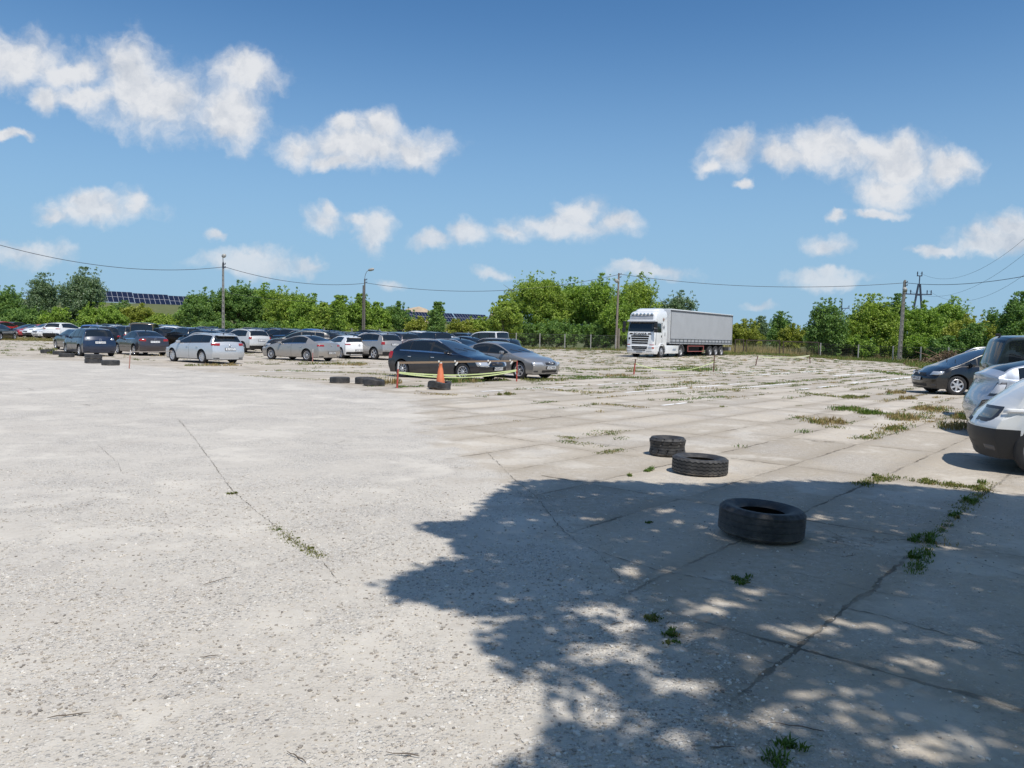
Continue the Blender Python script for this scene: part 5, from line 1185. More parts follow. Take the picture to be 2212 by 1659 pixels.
# ------------------------------------------------------------------ lorry
def build_lorry(loc, deg):
    root = empty('articulated_lorry', loc, math.radians(deg), 'white articulated lorry with grey curtain sided trailer parked by the fence', 'lorry')
    WH = mat('lorry_white', (0.80, 0.80, 0.79), 0.3, coat=1.0); GREY = mat('curtain_grey', (0.40, 0.41, 0.42), 0.6, var=0.06, vscale=.8, bump=0.05, bscale=2); BLK = BLACKP
    LEV = [(.95, 0.0, 1.20, .20), (1.15, 0.0, 1.22, .22), (1.6, -.01, 1.24, .24), (1.98, -.06, 1.24, .26), (2.04, -.08, 1.235, .26), (2.45, -.17, 1.22, .27), (2.86, -.28, 1.20, .28), (2.90, -.24, 1.20, .26), (3.2, -.27, 1.20, .26), (3.45, -.33, 1.19, .28), (3.62, -.48, 1.16, .34), (3.74, -.85, 1.10, .40), (3.80, -1.3, 1.0, .40)]
    def interp(z):
        for a, b in zip(LEV[:-1], LEV[1:]):
            if z <= b[0]: t = max(0, (z - a[0]) / (b[0] - a[0])); return [lerp(a[i], b[i], t) for i in (1, 2, 3)]
        return list(LEV[-1][1:])
    def outline(xf, w, r, xb):
        P = [(xb, 0), (xb, w * .6), (xb, w), (lerp(xb, xf - r, .33), w), (lerp(xb, xf - r, .66), w)]
        for k in range(7): a = math.pi / 2 * (1 - k / 6); P.append((xf - r + r * math.cos(a), w - r + r * math.sin(a)))
        P += [(xf, (w - r) * .6), (xf, (w - r) * .3), (xf, 0)]
        return P + [(x, -y) for x, y in P[::-1][1:-1]]
    def loft(levels, xb, mb, mi=0):
        vs, n = [], None
        for z, xf, w, r in levels:
            O = outline(xf, w, r, xb); n = len(O); vs += [(x, y, z) for x, y in O]
        fs = [(j * n + k, j * n + (k + 1) % n, (j + 1) * n + (k + 1) % n, (j + 1) * n + k) for j in range(len(levels) - 1) for k in range(n)]
        fs += [tuple(range(n))[::-1], tuple(range((len(levels) - 1) * n, len(levels) * n))]
        mb.add(vs, fs, mi)
    cabm = MB(); loft(LEV, -2.28, cabm); cab = cabm.build('cab', [WH], root, sharp=28)
    m = MB(); loft([(.30, -.06, 1.16, .25), (.40, .02, 1.2, .25), (.62, .05, 1.23, .25), (.92, .04, 1.23, .25), (.97, .0, 1.2, .25)], -.80, m); bumper = m.build('bumper', [WH], cab, sharp=28)
    def fpt(y, z, xfn=interp):
        xf, w, r = xfn(z); a = abs(y)
        if a <= w - r: x = xf
        else: dy = min(r, a - (w - r)); x = xf - r + math.sqrt(max(0, r * r - dy * dy))
        return x
    bx = lambda z: [.05, 1.23, .25]
    def panel(mb, y0, y1, z0, z1, off, xfn=interp, nu=10, nv=3, mi=0, inset=0.0):
        vs = []
        for j in range(nv + 1):
            z = lerp(z0, z1, j / nv); ins = inset * (j / nv)
            for i in range(nu + 1):
                y = lerp(y0 + ins, y1 - ins, i / nu); e = .003 if i in (0, nu) or j in (0, nv) else off
                vs.append((fpt(y, z, xfn) + e, y, z))
        mb.add(vs, [(j * (nu + 1) + i, j * (nu + 1) + i + 1, (j + 1) * (nu + 1) + i + 1, (j + 1) * (nu + 1) + i) for j in range(nv) for i in range(nu)], mi)
    m = MB(); panel(m, -1.19, 1.19, 2.06, 2.86, .014, nu=24, nv=8); m.build('windscreen', [GLASS], cab)
    m = MB(); m.box((-.14, 0, 2.93), (.30, 2.36, .12), 0, Matrix.Rotation(.35, 3, 'Y'), .03)
    m.build('sun_visor', [mat('visor_grey', (0.55, 0.56, 0.58), 0.4)], cab)
    m = MB(); panel(m, -.98, .98, 3.03, 3.38, .02, nu=14, nv=3); m.build('front_panel', [mat('panel_grey', (0.42, 0.43, 0.45), 0.45, var=.1)], cab)
    for k in range(6):
        m = MB(); y = -.82 + k * .328; m.lathe([(.001, .05), (.08, .045), (.095, .02), (.08, -.04), (.001, -.06)], 16, 'y'); m.v = [(b_ + fpt(y, 3.48) + .03, a_ + y, c_ + 3.46) for a_, b_, c_ in m.v]; m.build('roof_lamp', [CLEARL if k % 1 else CHROME], cab)
    m = MB(); m.tube([(fpt(0, 3.4) + .05, -1.0, 3.41), (fpt(0, 3.4) + .08, 0, 3.41), (fpt(0, 3.4) + .05, 1.0, 3.41)], .025, 6); m.build('lamp_bar', [BLK], cab)
    m = MB()
    for k, (z, wd) in enumerate(((1.70, .80), (1.52, .76), (1.34, .73), (1.16, .71))): panel(m, -wd, wd, z - .068, z + .068, .012, nv=2)
    m.build('grille', [UNDER], cab)
    m = MB()
    for z, wd in ((.86, .70), (.73, .66)): panel(m, -wd, wd, z - .052, z + .052, .012, bx, nv=2)
    panel(m, -.52, .52, .56, .64, .012, bx, nv=2); panel(m, -1.1, -.62, .50, .525, .012, bx, nv=2); panel(m, .62, 1.1, .50, .525, .012, bx, nv=2)
    m.build('lower_grille', [UNDER], bumper)
    for sg in (1, -1):
        m = MB(); panel(m, sg * .62, sg * 1.0, 1.83, 1.96, .012, nv=2, inset=sg * .08); m.build('corner_vent', [UNDER], cab)
        m = MB(); panel(m, sg * .80, sg * 1.20, .70, .88, .016, bx, nv=2); m.build('headlight', [CLEARL], bumper)
        m = MB(); panel(m, sg * 1.08, sg * 1.21, .72, .86, .022, bx, nv=2); m.build('indicator', [mat('indicator_red', (0.45, 0.10, 0.05), .3)], bumper)
        m = MB(); panel(m, sg * .86, sg * 1.20, 1.0, 1.06, .016, nv=2); m.build('marker_lamp', [REDL], cab)
        m = MB(); m.box((.06, sg * 1.40, 2.62), (.12, .26, .50), 0, None, .04); m.box((.08, sg * 1.42, 2.18), (.12, .28, .34), 0, None, .04); m.tube([(.0, sg * 1.2, 2.86), (.06, sg * 1.4, 2.84)], .02, 5); m.tube([(-.02, sg * 1.2, 2.05), (.06, sg * 1.4, 2.08)], .02, 5)
        m.build('mirror', [BLK], cab)
        m = MB(); y = sg * 1.232; P = [(-.42, 2.02), (-1.30, 2.02), (-1.30, 2.72), (-.62, 2.76)]; m.add([(x, sg * (interp(z)[1] + .008), z) for x, z in P], [(0, 1, 2, 3)]); m.build('side_window', [GLASS], cab, smooth=False)
        m = MB()
        for x0, z0, x1, z1 in ((-.33, 1.05, -.36, 2.8), (-1.42, 1.05, -1.42, 2.8), (-.36, 2.8, -1.42, 2.8)): m.box(((x0 + x1) / 2, sg * 1.235, (z0 + z1) / 2), (abs(x1 - x0) + .014, .02, abs(z1 - z0) + .014))
        m.box((-1.28, sg * 1.245, 1.72), (.10, .03, .16)); m.box((-1.9, sg * 1.245, 1.9), (.05, .02, .3)); m.build('door_trim', [SEAM], cab, smooth=False)
        # fender round the front wheel, steps, side skirt, rear mudguard
        m = MB(); vs = []; n = 14
        for k in range(n + 1):
            a = math.pi * k / n; 
            for r_, y in ((.60, sg * .82), (.66, sg * .82), (.68, sg * 1.24), (.60, sg * 1.25)): vs.append((-1.45 + r_ * math.cos(a), y, .52 + r_ * math.sin(a)))
        m.add(vs, [(k * 4 + j, k * 4 + (j + 1) % 4, (k + 1) * 4 + (j + 1) % 4, (k + 1) * 4 + j) for k in range(n) for j in range(4)]); m.build('fender', [WH], cab)
        m = MB(); m.box((-3.32, sg * 1.20, .68), (2.5, .06, .66), 0, None, .02); m.build('side_skirt', [WH], root)
        m = MB(); m.box((-3.75, sg * 1.235, .66), (.62, .02, .17)); m.build('skirt_panel', [mat('chrome_sticker', (0.5, 0.55, 0.65), 0.3, 0.5)], root, smooth=False)
        m = MB(); vs = []
        for k in range(n + 1):
            a = math.pi * k / n
            for r_, y in ((.59, sg * .66), (.62, sg * .66), (.62, sg * 1.22), (.59, sg * 1.22)): vs.append((-5.1 + r_ * math.cos(a), y, .50 + r_ * math.sin(a)))
        m.add(vs, [(k * 4 + j, k * 4 + (j + 1) % 4, (k + 1) * 4 + (j + 1) % 4, (k + 1) * 4 + j) for k in range(n) for j in range(4)]); m.build('mudguard', [mat('mudguard_grey', (0.25, 0.25, 0.26), 0.5)], root)
    # decals on the sleeper side: a brown flower shape and a dark star
    def decal(cx, cz, n, r0, r1, col, nm):
        m = MB(); vs = [(cx, 1.25, cz)]
        for k in range(n * 2): a = math.pi * k / n + .3; r_ = (r0 if k % 2 else r1) * rnd.uniform(.8, 1.2); vs.append((cx + r_ * math.cos(a), 1.25, cz + r_ * math.sin(a)))
        m.add(vs, [(0, 1 + k, 1 + (k + 1) % (n * 2)) for k in range(n * 2)]); m.build('decal', [col], cab, smooth=False)
    decal(-1.62, 3.10, 6, .08, .19, mat('decal_brown', (0.22, 0.10, 0.06), 0.5), 'a'); decal(-1.70, 2.45, 5, .06, .22, mat('decal_grey', (0.16, 0.16, 0.18), 0.5), 'b'); decal(-2.05, 3.22, 3, .03, .22, mat('decal_pale', (0.42, 0.42, 0.44), 0.5), 'c')
    # roof deflector
    m = MB(); loft([(3.70, -.75, 1.0, .35), (3.86, -.95, .98, .35), (3.97, -1.35, .92, .35)], -2.2, m); m.build('roof_deflector', [WH], cab, sharp=30)
    # lettering
    cu = bpy.data.curves.new('txt', 'FONT'); cu.body = 'SCANIA'; cu.size = .27; cu.extrude = .006; cu.offset = .012; cu.align_x = 'CENTER'; cu.align_y = 'CENTER'; cu.space_character = 1.1
    to = bpy.data.objects.new('t', cu); C.objects.link(to); me = bpy.data.meshes.new_from_object(to.evaluated_get(bpy.context.evaluated_depsgraph_get())); bpy.data.objects.remove(to)
    me.materials.clear(); me.materials.append(INK); me.transform(Matrix.Translation((.025 - .04, 0, 1.88)) @ Matrix(((0, 0, 1, 0), (1, 0, 0, 0), (0, 1, 0, 0), (0, 0, 0, 1))) @ Matrix.Diagonal((1.15, .85, 1, 1)))
    o = bpy.data.objects.new('lettering', me); C.objects.link(o); o.parent = cab
    m = MB(); m.box((.075, 0, .42), (.02, .52, .12), 0); m.build('number_plate', [mat('plate_grey', (0.30, 0.30, 0.30), .5)], bumper, smooth=False)
    m = MB(); m.lathe([(.001, .0), (.075, .0), (.09, .03)], 14, 'y'); m.v = [(b_ + .02, a_ - .92, c_ + 1.52) for a_, b_, c_ in m.v]; m.build('emblem', [INK], cab)
    # chassis and trailer
    m = MB(); m.box((-3.9, 0, .85), (5.6, .9, .25)); m.box((-3.3, 0, .62), (1.6, 2.2, .4)); m.box((-5.1, 0, 1.06), (1.0, 1.0, .12)); m.build('chassis', [UNDER], root, smooth=False)
    x0, x1 = -2.80, -16.35; L_ = x0 - x1; xc = (x0 + x1) / 2
    m = MB(); m.box((xc, 0, 1.22), (L_, 2.5, .16)); m.box((xc, 0, 2.6), (L_ - .1, 2.46, 2.62)); tr = m.build('trailer', [GREY], root, smooth=False)
    for sg in (1, -1):
        m = MB(); nn = 60; vs = []
        for k in range(nn + 1):
            for j, z in enumerate((1.32, 2.0, 3.0, 3.80)):
                vs.append((lerp(x0 - .12, x1 + .12, k / nn), sg * (1.255 + .0015 * math.sin(k * 2.1 + j) + (.02 if j in (1, 2) else 0)), z))
        m.add(vs, [(k * 4 + j, k * 4 + j + 1, k * 4 + j + 5, k * 4 + j + 4) for k in range(nn) for j in range(3)]); m.build('curtain', [GREY], tr)
        m = MB(); m.box((xc, sg * 1.27, 3.86), (L_, .05, .10)); m.build('top_rail', [mat('rail_dark', (0.09, 0.09, 0.10), .5)], tr, smooth=False)
        m = MB(); m.box((xc, sg * 1.27, 1.30), (L_, .04, .05))
        for k in range(18): x = x0 - .35 - k * (L_ - .7) / 17; m.box((x, sg * 1.29, 1.42), (.045, .02, .30)); m.box((x, sg * 1.295, 1.30), (.09, .03, .07))
        m.box((xc, sg * 1.285, 1.55), (L_, .012, .03)); m.build('strap', [mat('strap_dark', (0.10, 0.11, 0.12), .7)], tr, smooth=False)
        m = MB()
        for z in (.52, .98): m.box((-8.15, sg * 1.2, z), (3.3, .05, .05))
        for x in (-6.5, -9.8): m.box((x, sg * 1.2, .75), (.05, .05, .53))
        m.build('side_guard', [mat('guard_red', (0.42, 0.13, 0.12), .5)], root, smooth=False)
        m = MB(); m.box((-15.2, sg * 1.12, .70), (1.0, .12, .25)); m.build('rear_marker', [BLK], root, smooth=False)
    m = MB(); m.box((xc, 0, 3.95), (L_ + .02, 2.56, .10), 0, None, .03); m.build('roof', [WH], tr)
    m = MB(); m.box((x0 + .02, 0, 2.6), (.06, 2.5, 2.7)); m.build('front_wall', [WH], tr, smooth=False)
    m = MB(); m.box((x1 - .02, 0, 2.55), (.05, 2.5, 2.6)); m.box((x1 + .2, 0, .75), (.3, 2.4, .3)); m.build('rear_door', [mat('door_grey', (.3, .3, .31), .5)], tr, smooth=False)
    m = MB(); m.box((-10.5, 0, .98), (11, 1.0, .30)); m.box((-8.0, 0, .72), (2.6, 2.0, .4)); m.box((-6.6, .7, .45), (.12, .12, .9)); m.box((-6.6, -.7, .45), (.12, .12, .9)); m.build('trailer_chassis', [UNDER], root, smooth=False)
    # wheels
    def bigwheel(x, y, sg, front=False):
        R_ = .51; w = .30
        m = MB(); m.lathe([(.29, -w / 2), (R_ * .93, -w / 2), (R_, -w / 2 + .05), (R_, w / 2 - .05), (R_ * .93, w / 2), (.30, w / 2), (.28, w / 2 - .05)], 30, 'y', closed=True)
        o = m.build('wheel', [RUBBER], root)
        m = MB(); d = .02 if front else -.07
        m.lathe([(.29, w / 2 - .01), (.27, w / 2 - .03), (.23, w / 2 + d - .03), (.13, w / 2 + d), (.11, w / 2 + d + .04), (.001, w / 2 + d + .05)], 24, 'y')
        for k in range(10): a = k * .628; m.box((.18 * math.cos(a), w / 2 + d, .18 * math.sin(a)), (.03, .04, .03))
        r_ = m.build('rim', [mat('truck_rim', (0.34, 0.34, 0.35), .5, .3)]); r_.parent = o
        o.location = (x, y, R_ - .01); o.rotation_euler = (0, 0, math.pi if sg < 0 else 0)
    for sg in (1, -1):
        bigwheel(-1.45, sg * 1.06, sg, True); bigwheel(-5.1, sg * 1.06, sg)
        for x in (-11.35, -12.66, -13.97): bigwheel(x, sg * 1.06, sg)
    return root
LY = 61.5; fc = at(1385, 771, LY)
a_ = math.radians(229)
build_lorry((fc.x - 0.15, LY, gz(fc.x, LY)), 233)

# ------------------------------------------------------------------ loose tyres
def tyre(Rr, w, hole, style, loc, rz, tilt, label, squash=0.0):
    n = 120; prof = []
    # outer profile from the top bead outwards, down the tread, to the bottom bead, then the inner lining
    hb_ = w / 2
    P = [(hole, hb_ * .62, 0), (hole + .012, hb_ * .72, 0), (lerp(hole, Rr, .35), hb_ * .95, 0), (lerp(hole, Rr, .6), hb_ * 1.0, 0), (lerp(hole, Rr, .63), hb_ * 1.015, 0), (lerp(hole, Rr, .8), hb_ * .99, 0), (Rr - .022, hb_ * .93, 1), (Rr - .006, hb_ * .80, 1)]
    ng = {'ribs': 4, 'worn': 4, 'lugs': 5, 'smooth': 3}[style]; dep = {'ribs': .010, 'worn': .004, 'lugs': .006, 'smooth': .002}[style]
    for k in range(ng):
        z = hb_ * .62 - k * (hb_ * 1.24) / (ng - 1); P += [(Rr, z + .014, 2), (Rr, z + .006, 3), (Rr - dep, z + .004, 4), (Rr - dep, z - .004, 4), (Rr, z - .006, 3), (Rr, z - .014, 2)]
    P += [(Rr - .006, -hb_ * .80, 1), (Rr - .022, -hb_ * .93, 1), (lerp(hole, Rr, .7), -hb_, 0), (hole + .01, -hb_ * .7, 0), (hole, -hb_ * .62, 0), (hole + .02, -hb_ * .55, 0), (Rr - .035, -hb_ * .6, 0), (Rr - .03, 0, 0), (Rr - .035, hb_ * .6, 0), (hole + .02, hb_ * .55, 0)]
    vs = []; m_ = len(P)
    for k in range(n):
        a = 2 * math.pi * k / n; zig = (1 if (k // 2) % 2 else -1) * .0045 if style == 'ribs' else 0
        notch = (k % 4 < 1) and style in ('ribs', 'worn')
        for r, z, tg in P:
            rr, zz = r, z
            if tg in (2, 3, 4): zz += zig
            if tg == 1 and notch: rr -= .009
            if tg == 1 and style == 'lugs': rr -= .004
            if style == 'lugs':
                ph = (k * 12 / n - (z / w) * .9) % 1.0
                if tg >= 1 and ph < .16 and abs(z) > .03: rr -= .014
                rr -= .016 * math.exp(-(z / (w * .25)) ** 2) if tg >= 1 else 0
            rr += squash * .012 * math.sin(3 * a + z * 9); zz += squash * .012 * math.sin(2 * a + 1)
            vs.append((rr * math.cos(a), rr * math.sin(a), zz + hb_))
    fs = [(k * m_ + j, ((k + 1) % n) * m_ + j, ((k + 1) % n) * m_ + (j + 1) % m_, k * m_ + (j + 1) % m_) for k in range(n) for j in range(m_)]
    o = mesh_obj('tyre', vs, fs, [TYM], smooth=True, sharp=32); o.location = loc; o.rotation_euler = (tilt[0], tilt[1], rz)
    return tag(o, label, 'tyre', 'loose car tyres lying on the ground')
TYM = bpy.data.materials.new('dusty_tyre_rubber'); TYM.use_nodes = True; t = TYM.node_tree; b = t.nodes['Principled BSDF']; co = N(t, 'ShaderNodeTexCoord').outputs['Object']
g = N(t, 'ShaderNodeNewGeometry'); b.inputs['Roughness'].default_value = 0.62
c_ = mixc(t, maprange(t, noise(t, co, 7, 5, .65), .35, .75), (0.024, 0.024, 0.026), (0.070, 0.067, 0.064)); c_ = mixc(t, maprange(t, noise(t, co, 30, 4, .7), .5, .8, 0, .5), c_, (0.11, 0.10, 0.09)); sx = N(t, 'ShaderNodeSeparateXYZ'); link(t, co, sx.inputs[0]); c_ = mixc(t, mathn(t, 'MULTIPLY', maprange(t, sx.outputs[2], 0.0, 0.07, 0.75, 0.0), maprange(t, noise(t, co, 11, 4, .6), .3, .7)), c_, (0.24, 0.21, 0.18)); link(t, c_, b.inputs['Base Color'])
bp = N(t, 'ShaderNodeBump'); bp.inputs['Strength'].default_value = .4; bp.inputs['Distance'].default_value = .004; link(t, noise(t, co, 60, 4, .6), bp.inputs['Height']); link(t, bp.outputs[0], b.inputs['Normal'])
def ty_at(px, py, Rr, w, hole, style, label, rz=0, tilt=(0, 0), z=0, sq=0):
    X, Y, Z = spot(px, py); tyre(Rr, w, hole, style, (X, Y, Z + z), rz, tilt, label, sq)
ty_at(1642, 1157, .345, .235, .185, 'worn', 'large black tyre lying in the tree shade nearest the camera', .3, (.02, .045), .012)
ty_at(1511, 1021, .335, .195, .185, 'ribs', 'ribbed black tyre lying in the sun at the edge of the tree shade', .2, (.01, .02), .004)
ty_at(1441, 983, .255, .255, .115, 'lugs', 'small tall tyre with diagonal worn lugs behind the ribbed tyre', .9)
ty_at(734, 827, .32, .19, .18, 'smooth', 'flat lying tyre at the left of the three near the red post')
ty_at(790, 829, .34, .21, .19, 'smooth', 'tyre in the middle of the three near the red post', .5)
ty_at(808, 833, .33, .20, .19, 'smooth', 'tyre overgrown by weeds right of the three near the red post', 1.0, (.05, .03), .0, 1)
ty_at(103, 763, .38, .22, .20, 'smooth', 'leftmost tyre lying beyond the parked blue people carrier')
ty_at(129, 766, .36, .20, .20, 'smooth', 'tyre half hidden in grass between two tyres on the left', .4)
ty_at(144, 771.5, .37, .21, .20, 'smooth', 'tyre right of the grass tuft in front of the blue cars', .8)
ty_at(202, 784.5, .36, .20, .20, 'smooth', 'lower tyre of the stack of two behind the blue people carrier')
ty_at(202, 784.5, .355, .20, .20, 'smooth', 'upper tyre of the stack of two behind the blue people carrier', 1, (0, .01), .2)
ty_at(239, 789, .36, .22, .20, 'smooth', 'single tyre right of the stack of two tyres', .3)
ty_at(950, 841, .345, .22, .20, 'worn', 'torn tyre that holds the orange cone', .5, (.0, .05), .01, 2.2)

# ------------------------------------------------------------------ cone, posts and tapes
X, Y, Z = spot(951, 841)
root = empty('traffic_cone', (X, Y, .03), 0, 'faded orange traffic cone standing inside the torn tyre', 'traffic cone')
OR = mat('faded_orange', (0.62, 0.17, 0.07), 0.6, var=.12, vscale=6)
m = MB(); m.lathe([(.155, .02), (.15, .06), (.098, .40), (.094, .405), (.07, .585), (.060, .60), (.050, .66), (.046, .70), (.052, .705), (.052, .735), (.036, .74), (.034, .70)], 28); m.build('cone_body', [OR], root)
m = MB(); m.box((0, 0, .012), (.33, .33, .024), 0, None, .008); m.build('cone_base', [OR], root)
RP = mat('post_red', (0.42, 0.07, 0.05), 0.7, var=.3, vscale=14); RU = mat('rusty_post', (0.14, 0.07, 0.05), 0.8, var=.3, vscale=14); PT = mat('post_pale', (0.55, 0.53, 0.50), 0.7)
YT = mat('yellow_green_tape', (0.62, 0.70, 0.32), 0.5); WT = mat('dull_tape', (0.24, 0.17, 0.11), 0.7); KN = mat('white_knot', (0.75, 0.73, 0.68), 0.7)
def post(bx_, by_, tx, ty_, label, low=RP, top=RP, r=.022):
    X, Y, Z = spot(bx_, by_); T = at(tx, ty_, Y); root = empty('marker_post', (X, Y, Z), 0, label, 'marker post', 'posts that carry the barrier tape')
    d = T - Vector((X, Y, Z)); m = MB(); m.tube([(0, 0, -.05), d * .35, d * .72], [r * 1.2, r, r], 8); m.build('shaft', [low], root)
    m = MB(); m.tube([d * .72, d], [r * .98, r * .9], 8); m.build('tip', [top], root); return Vector((X, Y, Z)), T
p1 = post(857.6, 838, 860.8, 781.6, 'red painted post with pale tip left of the orange cone', RP, PT, .026)
p2 = post(1116, 824, 1117, 779.5, 'thin red post in front of the silver grey saloon wheel', RP, RP)
p0 = post(279, 796, 282, 756, 'leaning pale red post beside the silver estate', mat('post_faded', (0.42, 0.22, 0.17), .8), PT)
p3 = post(1369, 808.5, 1373, 775.5, 'far red post standing in the open slabs left of the lorry wheels', RP, RU, .03)
p4 = post(1541, 803, 1543.5, 766.5, 'dark rusty post in the open slabs under the trailer wheels', RU, RU, .03)
p5 = post(1632, 790, 1637.5, 768, 'dark leaning post on the slabs below the wire gate', RU, RU, .035)
p6 = post(1750, 785, 1749, 768, 'short dark post near the dark fence tree', RU, RU, .035)
p7 = post(675, 782.5, 676, 753.5, 'thin pale red post against the beige saloon rear wheel', mat('post_faded2', (0.45, 0.20, 0.18), .8), PT)
def tape(A, B, sag, wd, matl, label, twist=0.3, n=26, knots=()):
    m = MB(); prev = None; vs = []
    for i in range(n + 1):
        t = i / n; p = A.lerp(B, t); p.z -= sag * 4 * t * (1 - t); tw = twist * math.sin(t * 9)
        o_ = Vector((0, math.sin(tw), math.cos(tw))) * wd / 2; vs += [p - o_, p + o_ + Vector((0, .004, 0))]
    m.add(vs, [(2 * i, 2 * i + 2, 2 * i + 3, 2 * i + 1) for i in range(n)])
    o = m.build('barrier_tape', [matl]); tag(o, label, 'barrier tape')
    for t in knots:
        p = A.lerp(B, t); p.z -= sag * 4 * t * (1 - t); k = MB(); k.box((p.x, p.y - .02, p.z + .02), (.05, .03, .06), 0, None, .01); k.box((p.x + .05, p.y - .02, p.z - .06), (.05, .02, .13), 0, Matrix.Rotation(.6, 3, 'Y'), .008)
        kk = k.build('knot', [KN], o)
A1, B1 = p1[1].copy(), p2[1].copy(); A1.z -= .03
tape(A1, B1, .0, .065, WT, 'upper dull brown tape with white knots before the dark navy hatchback', .1, knots=(.30, .43, .72, .93))
q1 = at(860.5, 804, p1[0].y); q2 = at(1116, 799, p2[0].y)
tape(q1, q2, .13, .038, YT, 'upper strand of yellow green tape tied to the red post', .15); q1b = q1 - Vector((0, 0, .02)); q2b = q2 - Vector((0, 0, .03))
tape(q1b, q2b, .19, .038, YT, 'lower strand of yellow green tape hanging below the other strand', .25)
tape(at(1373, 785, p3[0].y), at(1543, 781, p4[0].y), .42, .032, YT, 'far yellow green tape sagging between two posts before the lorry', .1)
tape(at(1637, 770, p5[0].y), at(1749, 768, p6[0].y), .12, .09, mat('pale_tape', (.55, .55, .35), .6), 'pale tape strung towards the short dark post', .3)
tape(at(282, 759, p0[0].y), at(372, 758, p0[0].y + 4), .03, .035, mat('string_tape', (.5, .42, .35), .7), 'thin pale tape from the leaning post to the silver estate', .1)

# ------------------------------------------------------------------ lamp posts, power poles and wires
CONC = mat('pole_concrete', (0.25, 0.235, 0.21), 0.85, var=.2, vscale=5, bump=.3); WOODP = mat('weathered_pole', (0.24, 0.20, 0.16), 0.85, var=.25, vscale=5); STEEL = mat('galvanised_steel', (0.30, 0.31, 0.32), .5, .5); LAMPW = mat('lamp_shell', (0.38, 0.37, 0.34), .5); DSTEEL = mat('dark_steel', (0.04, 0.05, 0.08), .6)
def lamp_head(m, p, d, L_=.62, r=.20):
    p = Vector(p); d = Vector(d).normalized(); pts = [p, p + d * L_ * .15, p + d * L_ * .5, p + d * L_ * .85, p + d * L_]
    m.tube(pts, [r * .35, r * .8, r, r * .85, r * .25], 12)
def pole_thing(px, ptop, D, kind, label, lamp=None, lean=0.0):
    T = at(px, ptop, D); z0 = gz(T.x, D); h = T.z - z0
    root = empty('lamp_post', (T.x - lean * h, D, z0), 0, label, 'lamp post', 'lamp posts round the yard'); lx = lean * h
    m = MB()
    if kind == 'lattice':
        for sx in (-1, 1):
            w0, w1 = (.10, .05) if lamp == 'top' else (.17, .09); m.tube([(sx * w0, 0, -.3), (lx + sx * w1, 0, h)], [.075 if lamp == 'side' else .06, .05], 4)
        if lamp == 'side': m.tube([(-.06, .05, -.3), (lx - .02, .05, h)], [.17, .13], 4)
        n = 15
        for k in range(n + 1):
            t = k / n; w = lerp(w0, w1, t); m.box((lx * t, 0, h * t * .995), (w * 2, .10, .22 if k < n else .3))
    elif kind == 'wood': m.tube([(0, 0, -.3), (lx, 0, h)], [.15, .10], 10); m.tube([(.32, .1, -.3), (.30, .05, 2.4)], [.12, .12], 6)
    else: m.tube([(0, 0, -.3), (0, 0, h * .5), (lx, 0, h)], [.12, .10, .075], 10); m.tube([(-.22, 0, -.3), (-.16, 0, h * .9)], [.09, .07], 4)
    m.build('pole', [CONC if kind == 'lattice' else WOODP if kind == 'wood' else mat('dark_concrete', (0.14, 0.125, 0.11), .85, var=.2)], root)
    m = MB()
    if lamp == 'top': m.tube([(lx, 0, h), (lx, -.05, h + .45), (lx + .1, -.25, h + .62)], .035, 6); arm = m.build('arm', [STEEL], root); m = MB(); lamp_head(m, (lx + .02, -.12, h + .62), (.55, -.7, .12), .62, .20)
    elif lamp == 'arm': m.tube([(lx, 0, h - .2), (lx + .02, 0, h + .3), (lx + .2, -.1, h + .75), (lx + .5, -.2, h + .95)], .03, 6); arm = m.build('arm', [STEEL], root); m = MB(); lamp_head(m, (lx + .4, -.2, h + .92), (.9, -.3, .18), .75, .17)
    elif lamp == 'side': m.tube([(lx * .9, -.1, h - 1.1), (lx - .1, -.3, h - .9), (lx - .3, -.6, h - .85)], .03, 6); arm = m.build('arm', [STEEL], root); m = MB(); lamp_head(m, (lx - .05, -.35, h - 1.0), (-.62, -.75, .22), .7, .23)
    m.build('lamp_head', [LAMPW], root)
    m = MB()
    for zz in (h - .12, h - .45): m.box((lx * .97 + .14, -.05, zz), (.22, .08, .07)); m.tube([(lx * .97 + .24, -.05, zz), (lx * .97 + .24, -.05, zz + .14)], .035, 6)
    m.build('insulator', [DSTEEL], root)
    return T
t1 = pole_thing(482, 568, 76, 'lattice', 'tall slim concrete lamp post with globe lamp above the parked cars', 'top')
t2 = pole_thing(788, 602, 86, 'steel', 'lamp post with short curved arm between the green bushes', 'arm')
t3 = pole_thing(1337, 590, 86, 'wood', 'weathered wooden lamp post left of the lorry cab', 'side', .012)
t4 = pole_thing(1955, 607, 79, 'lattice', 'concrete lattice lamp post near the right fence', 'side', .02)
WIRE = mat('black_cable', (0.03, 0.03, 0.035), .6)
def wire(A, B, sag, label, r=.024, n=28):
    m = MB(); m.tube([Vector((lerp(A.x, B.x, i / n), lerp(A.y, B.y, i / n), lerp(A.z, B.z, i / n) - sag * 4 * (i / n) * (1 - i / n))) for i in range(n + 1)], r, 5)
    o = m.build('cable', [WIRE]); tag(o, label, 'cable', 'overhead cables')
wire(at(-60, 512, 62), at(480, 577, 76), 1.15, 'overhead cable from the left edge to the tall slim lamp post')
wire(at(484, 576, 76), at(788, 612, 86), .75, 'overhead cable between the two left lamp posts')
wire(at(790, 611, 86), at(1337, 593, 86), 1.35, 'longest sagging cable from the curved arm post to the wooden post')
wire(at(1338, 592, 86), at(1955, 611, 79), .85, 'overhead cable above the lorry to the lattice post')
wire(at(1957, 611, 79), at(2420, 545, 52), .9, 'cable from the lattice post to the right edge')
wire(at(484, 632, 76), at(700, 652, 86), .2, 'thin pale lower cable right of the tall slim lamp post', .02)
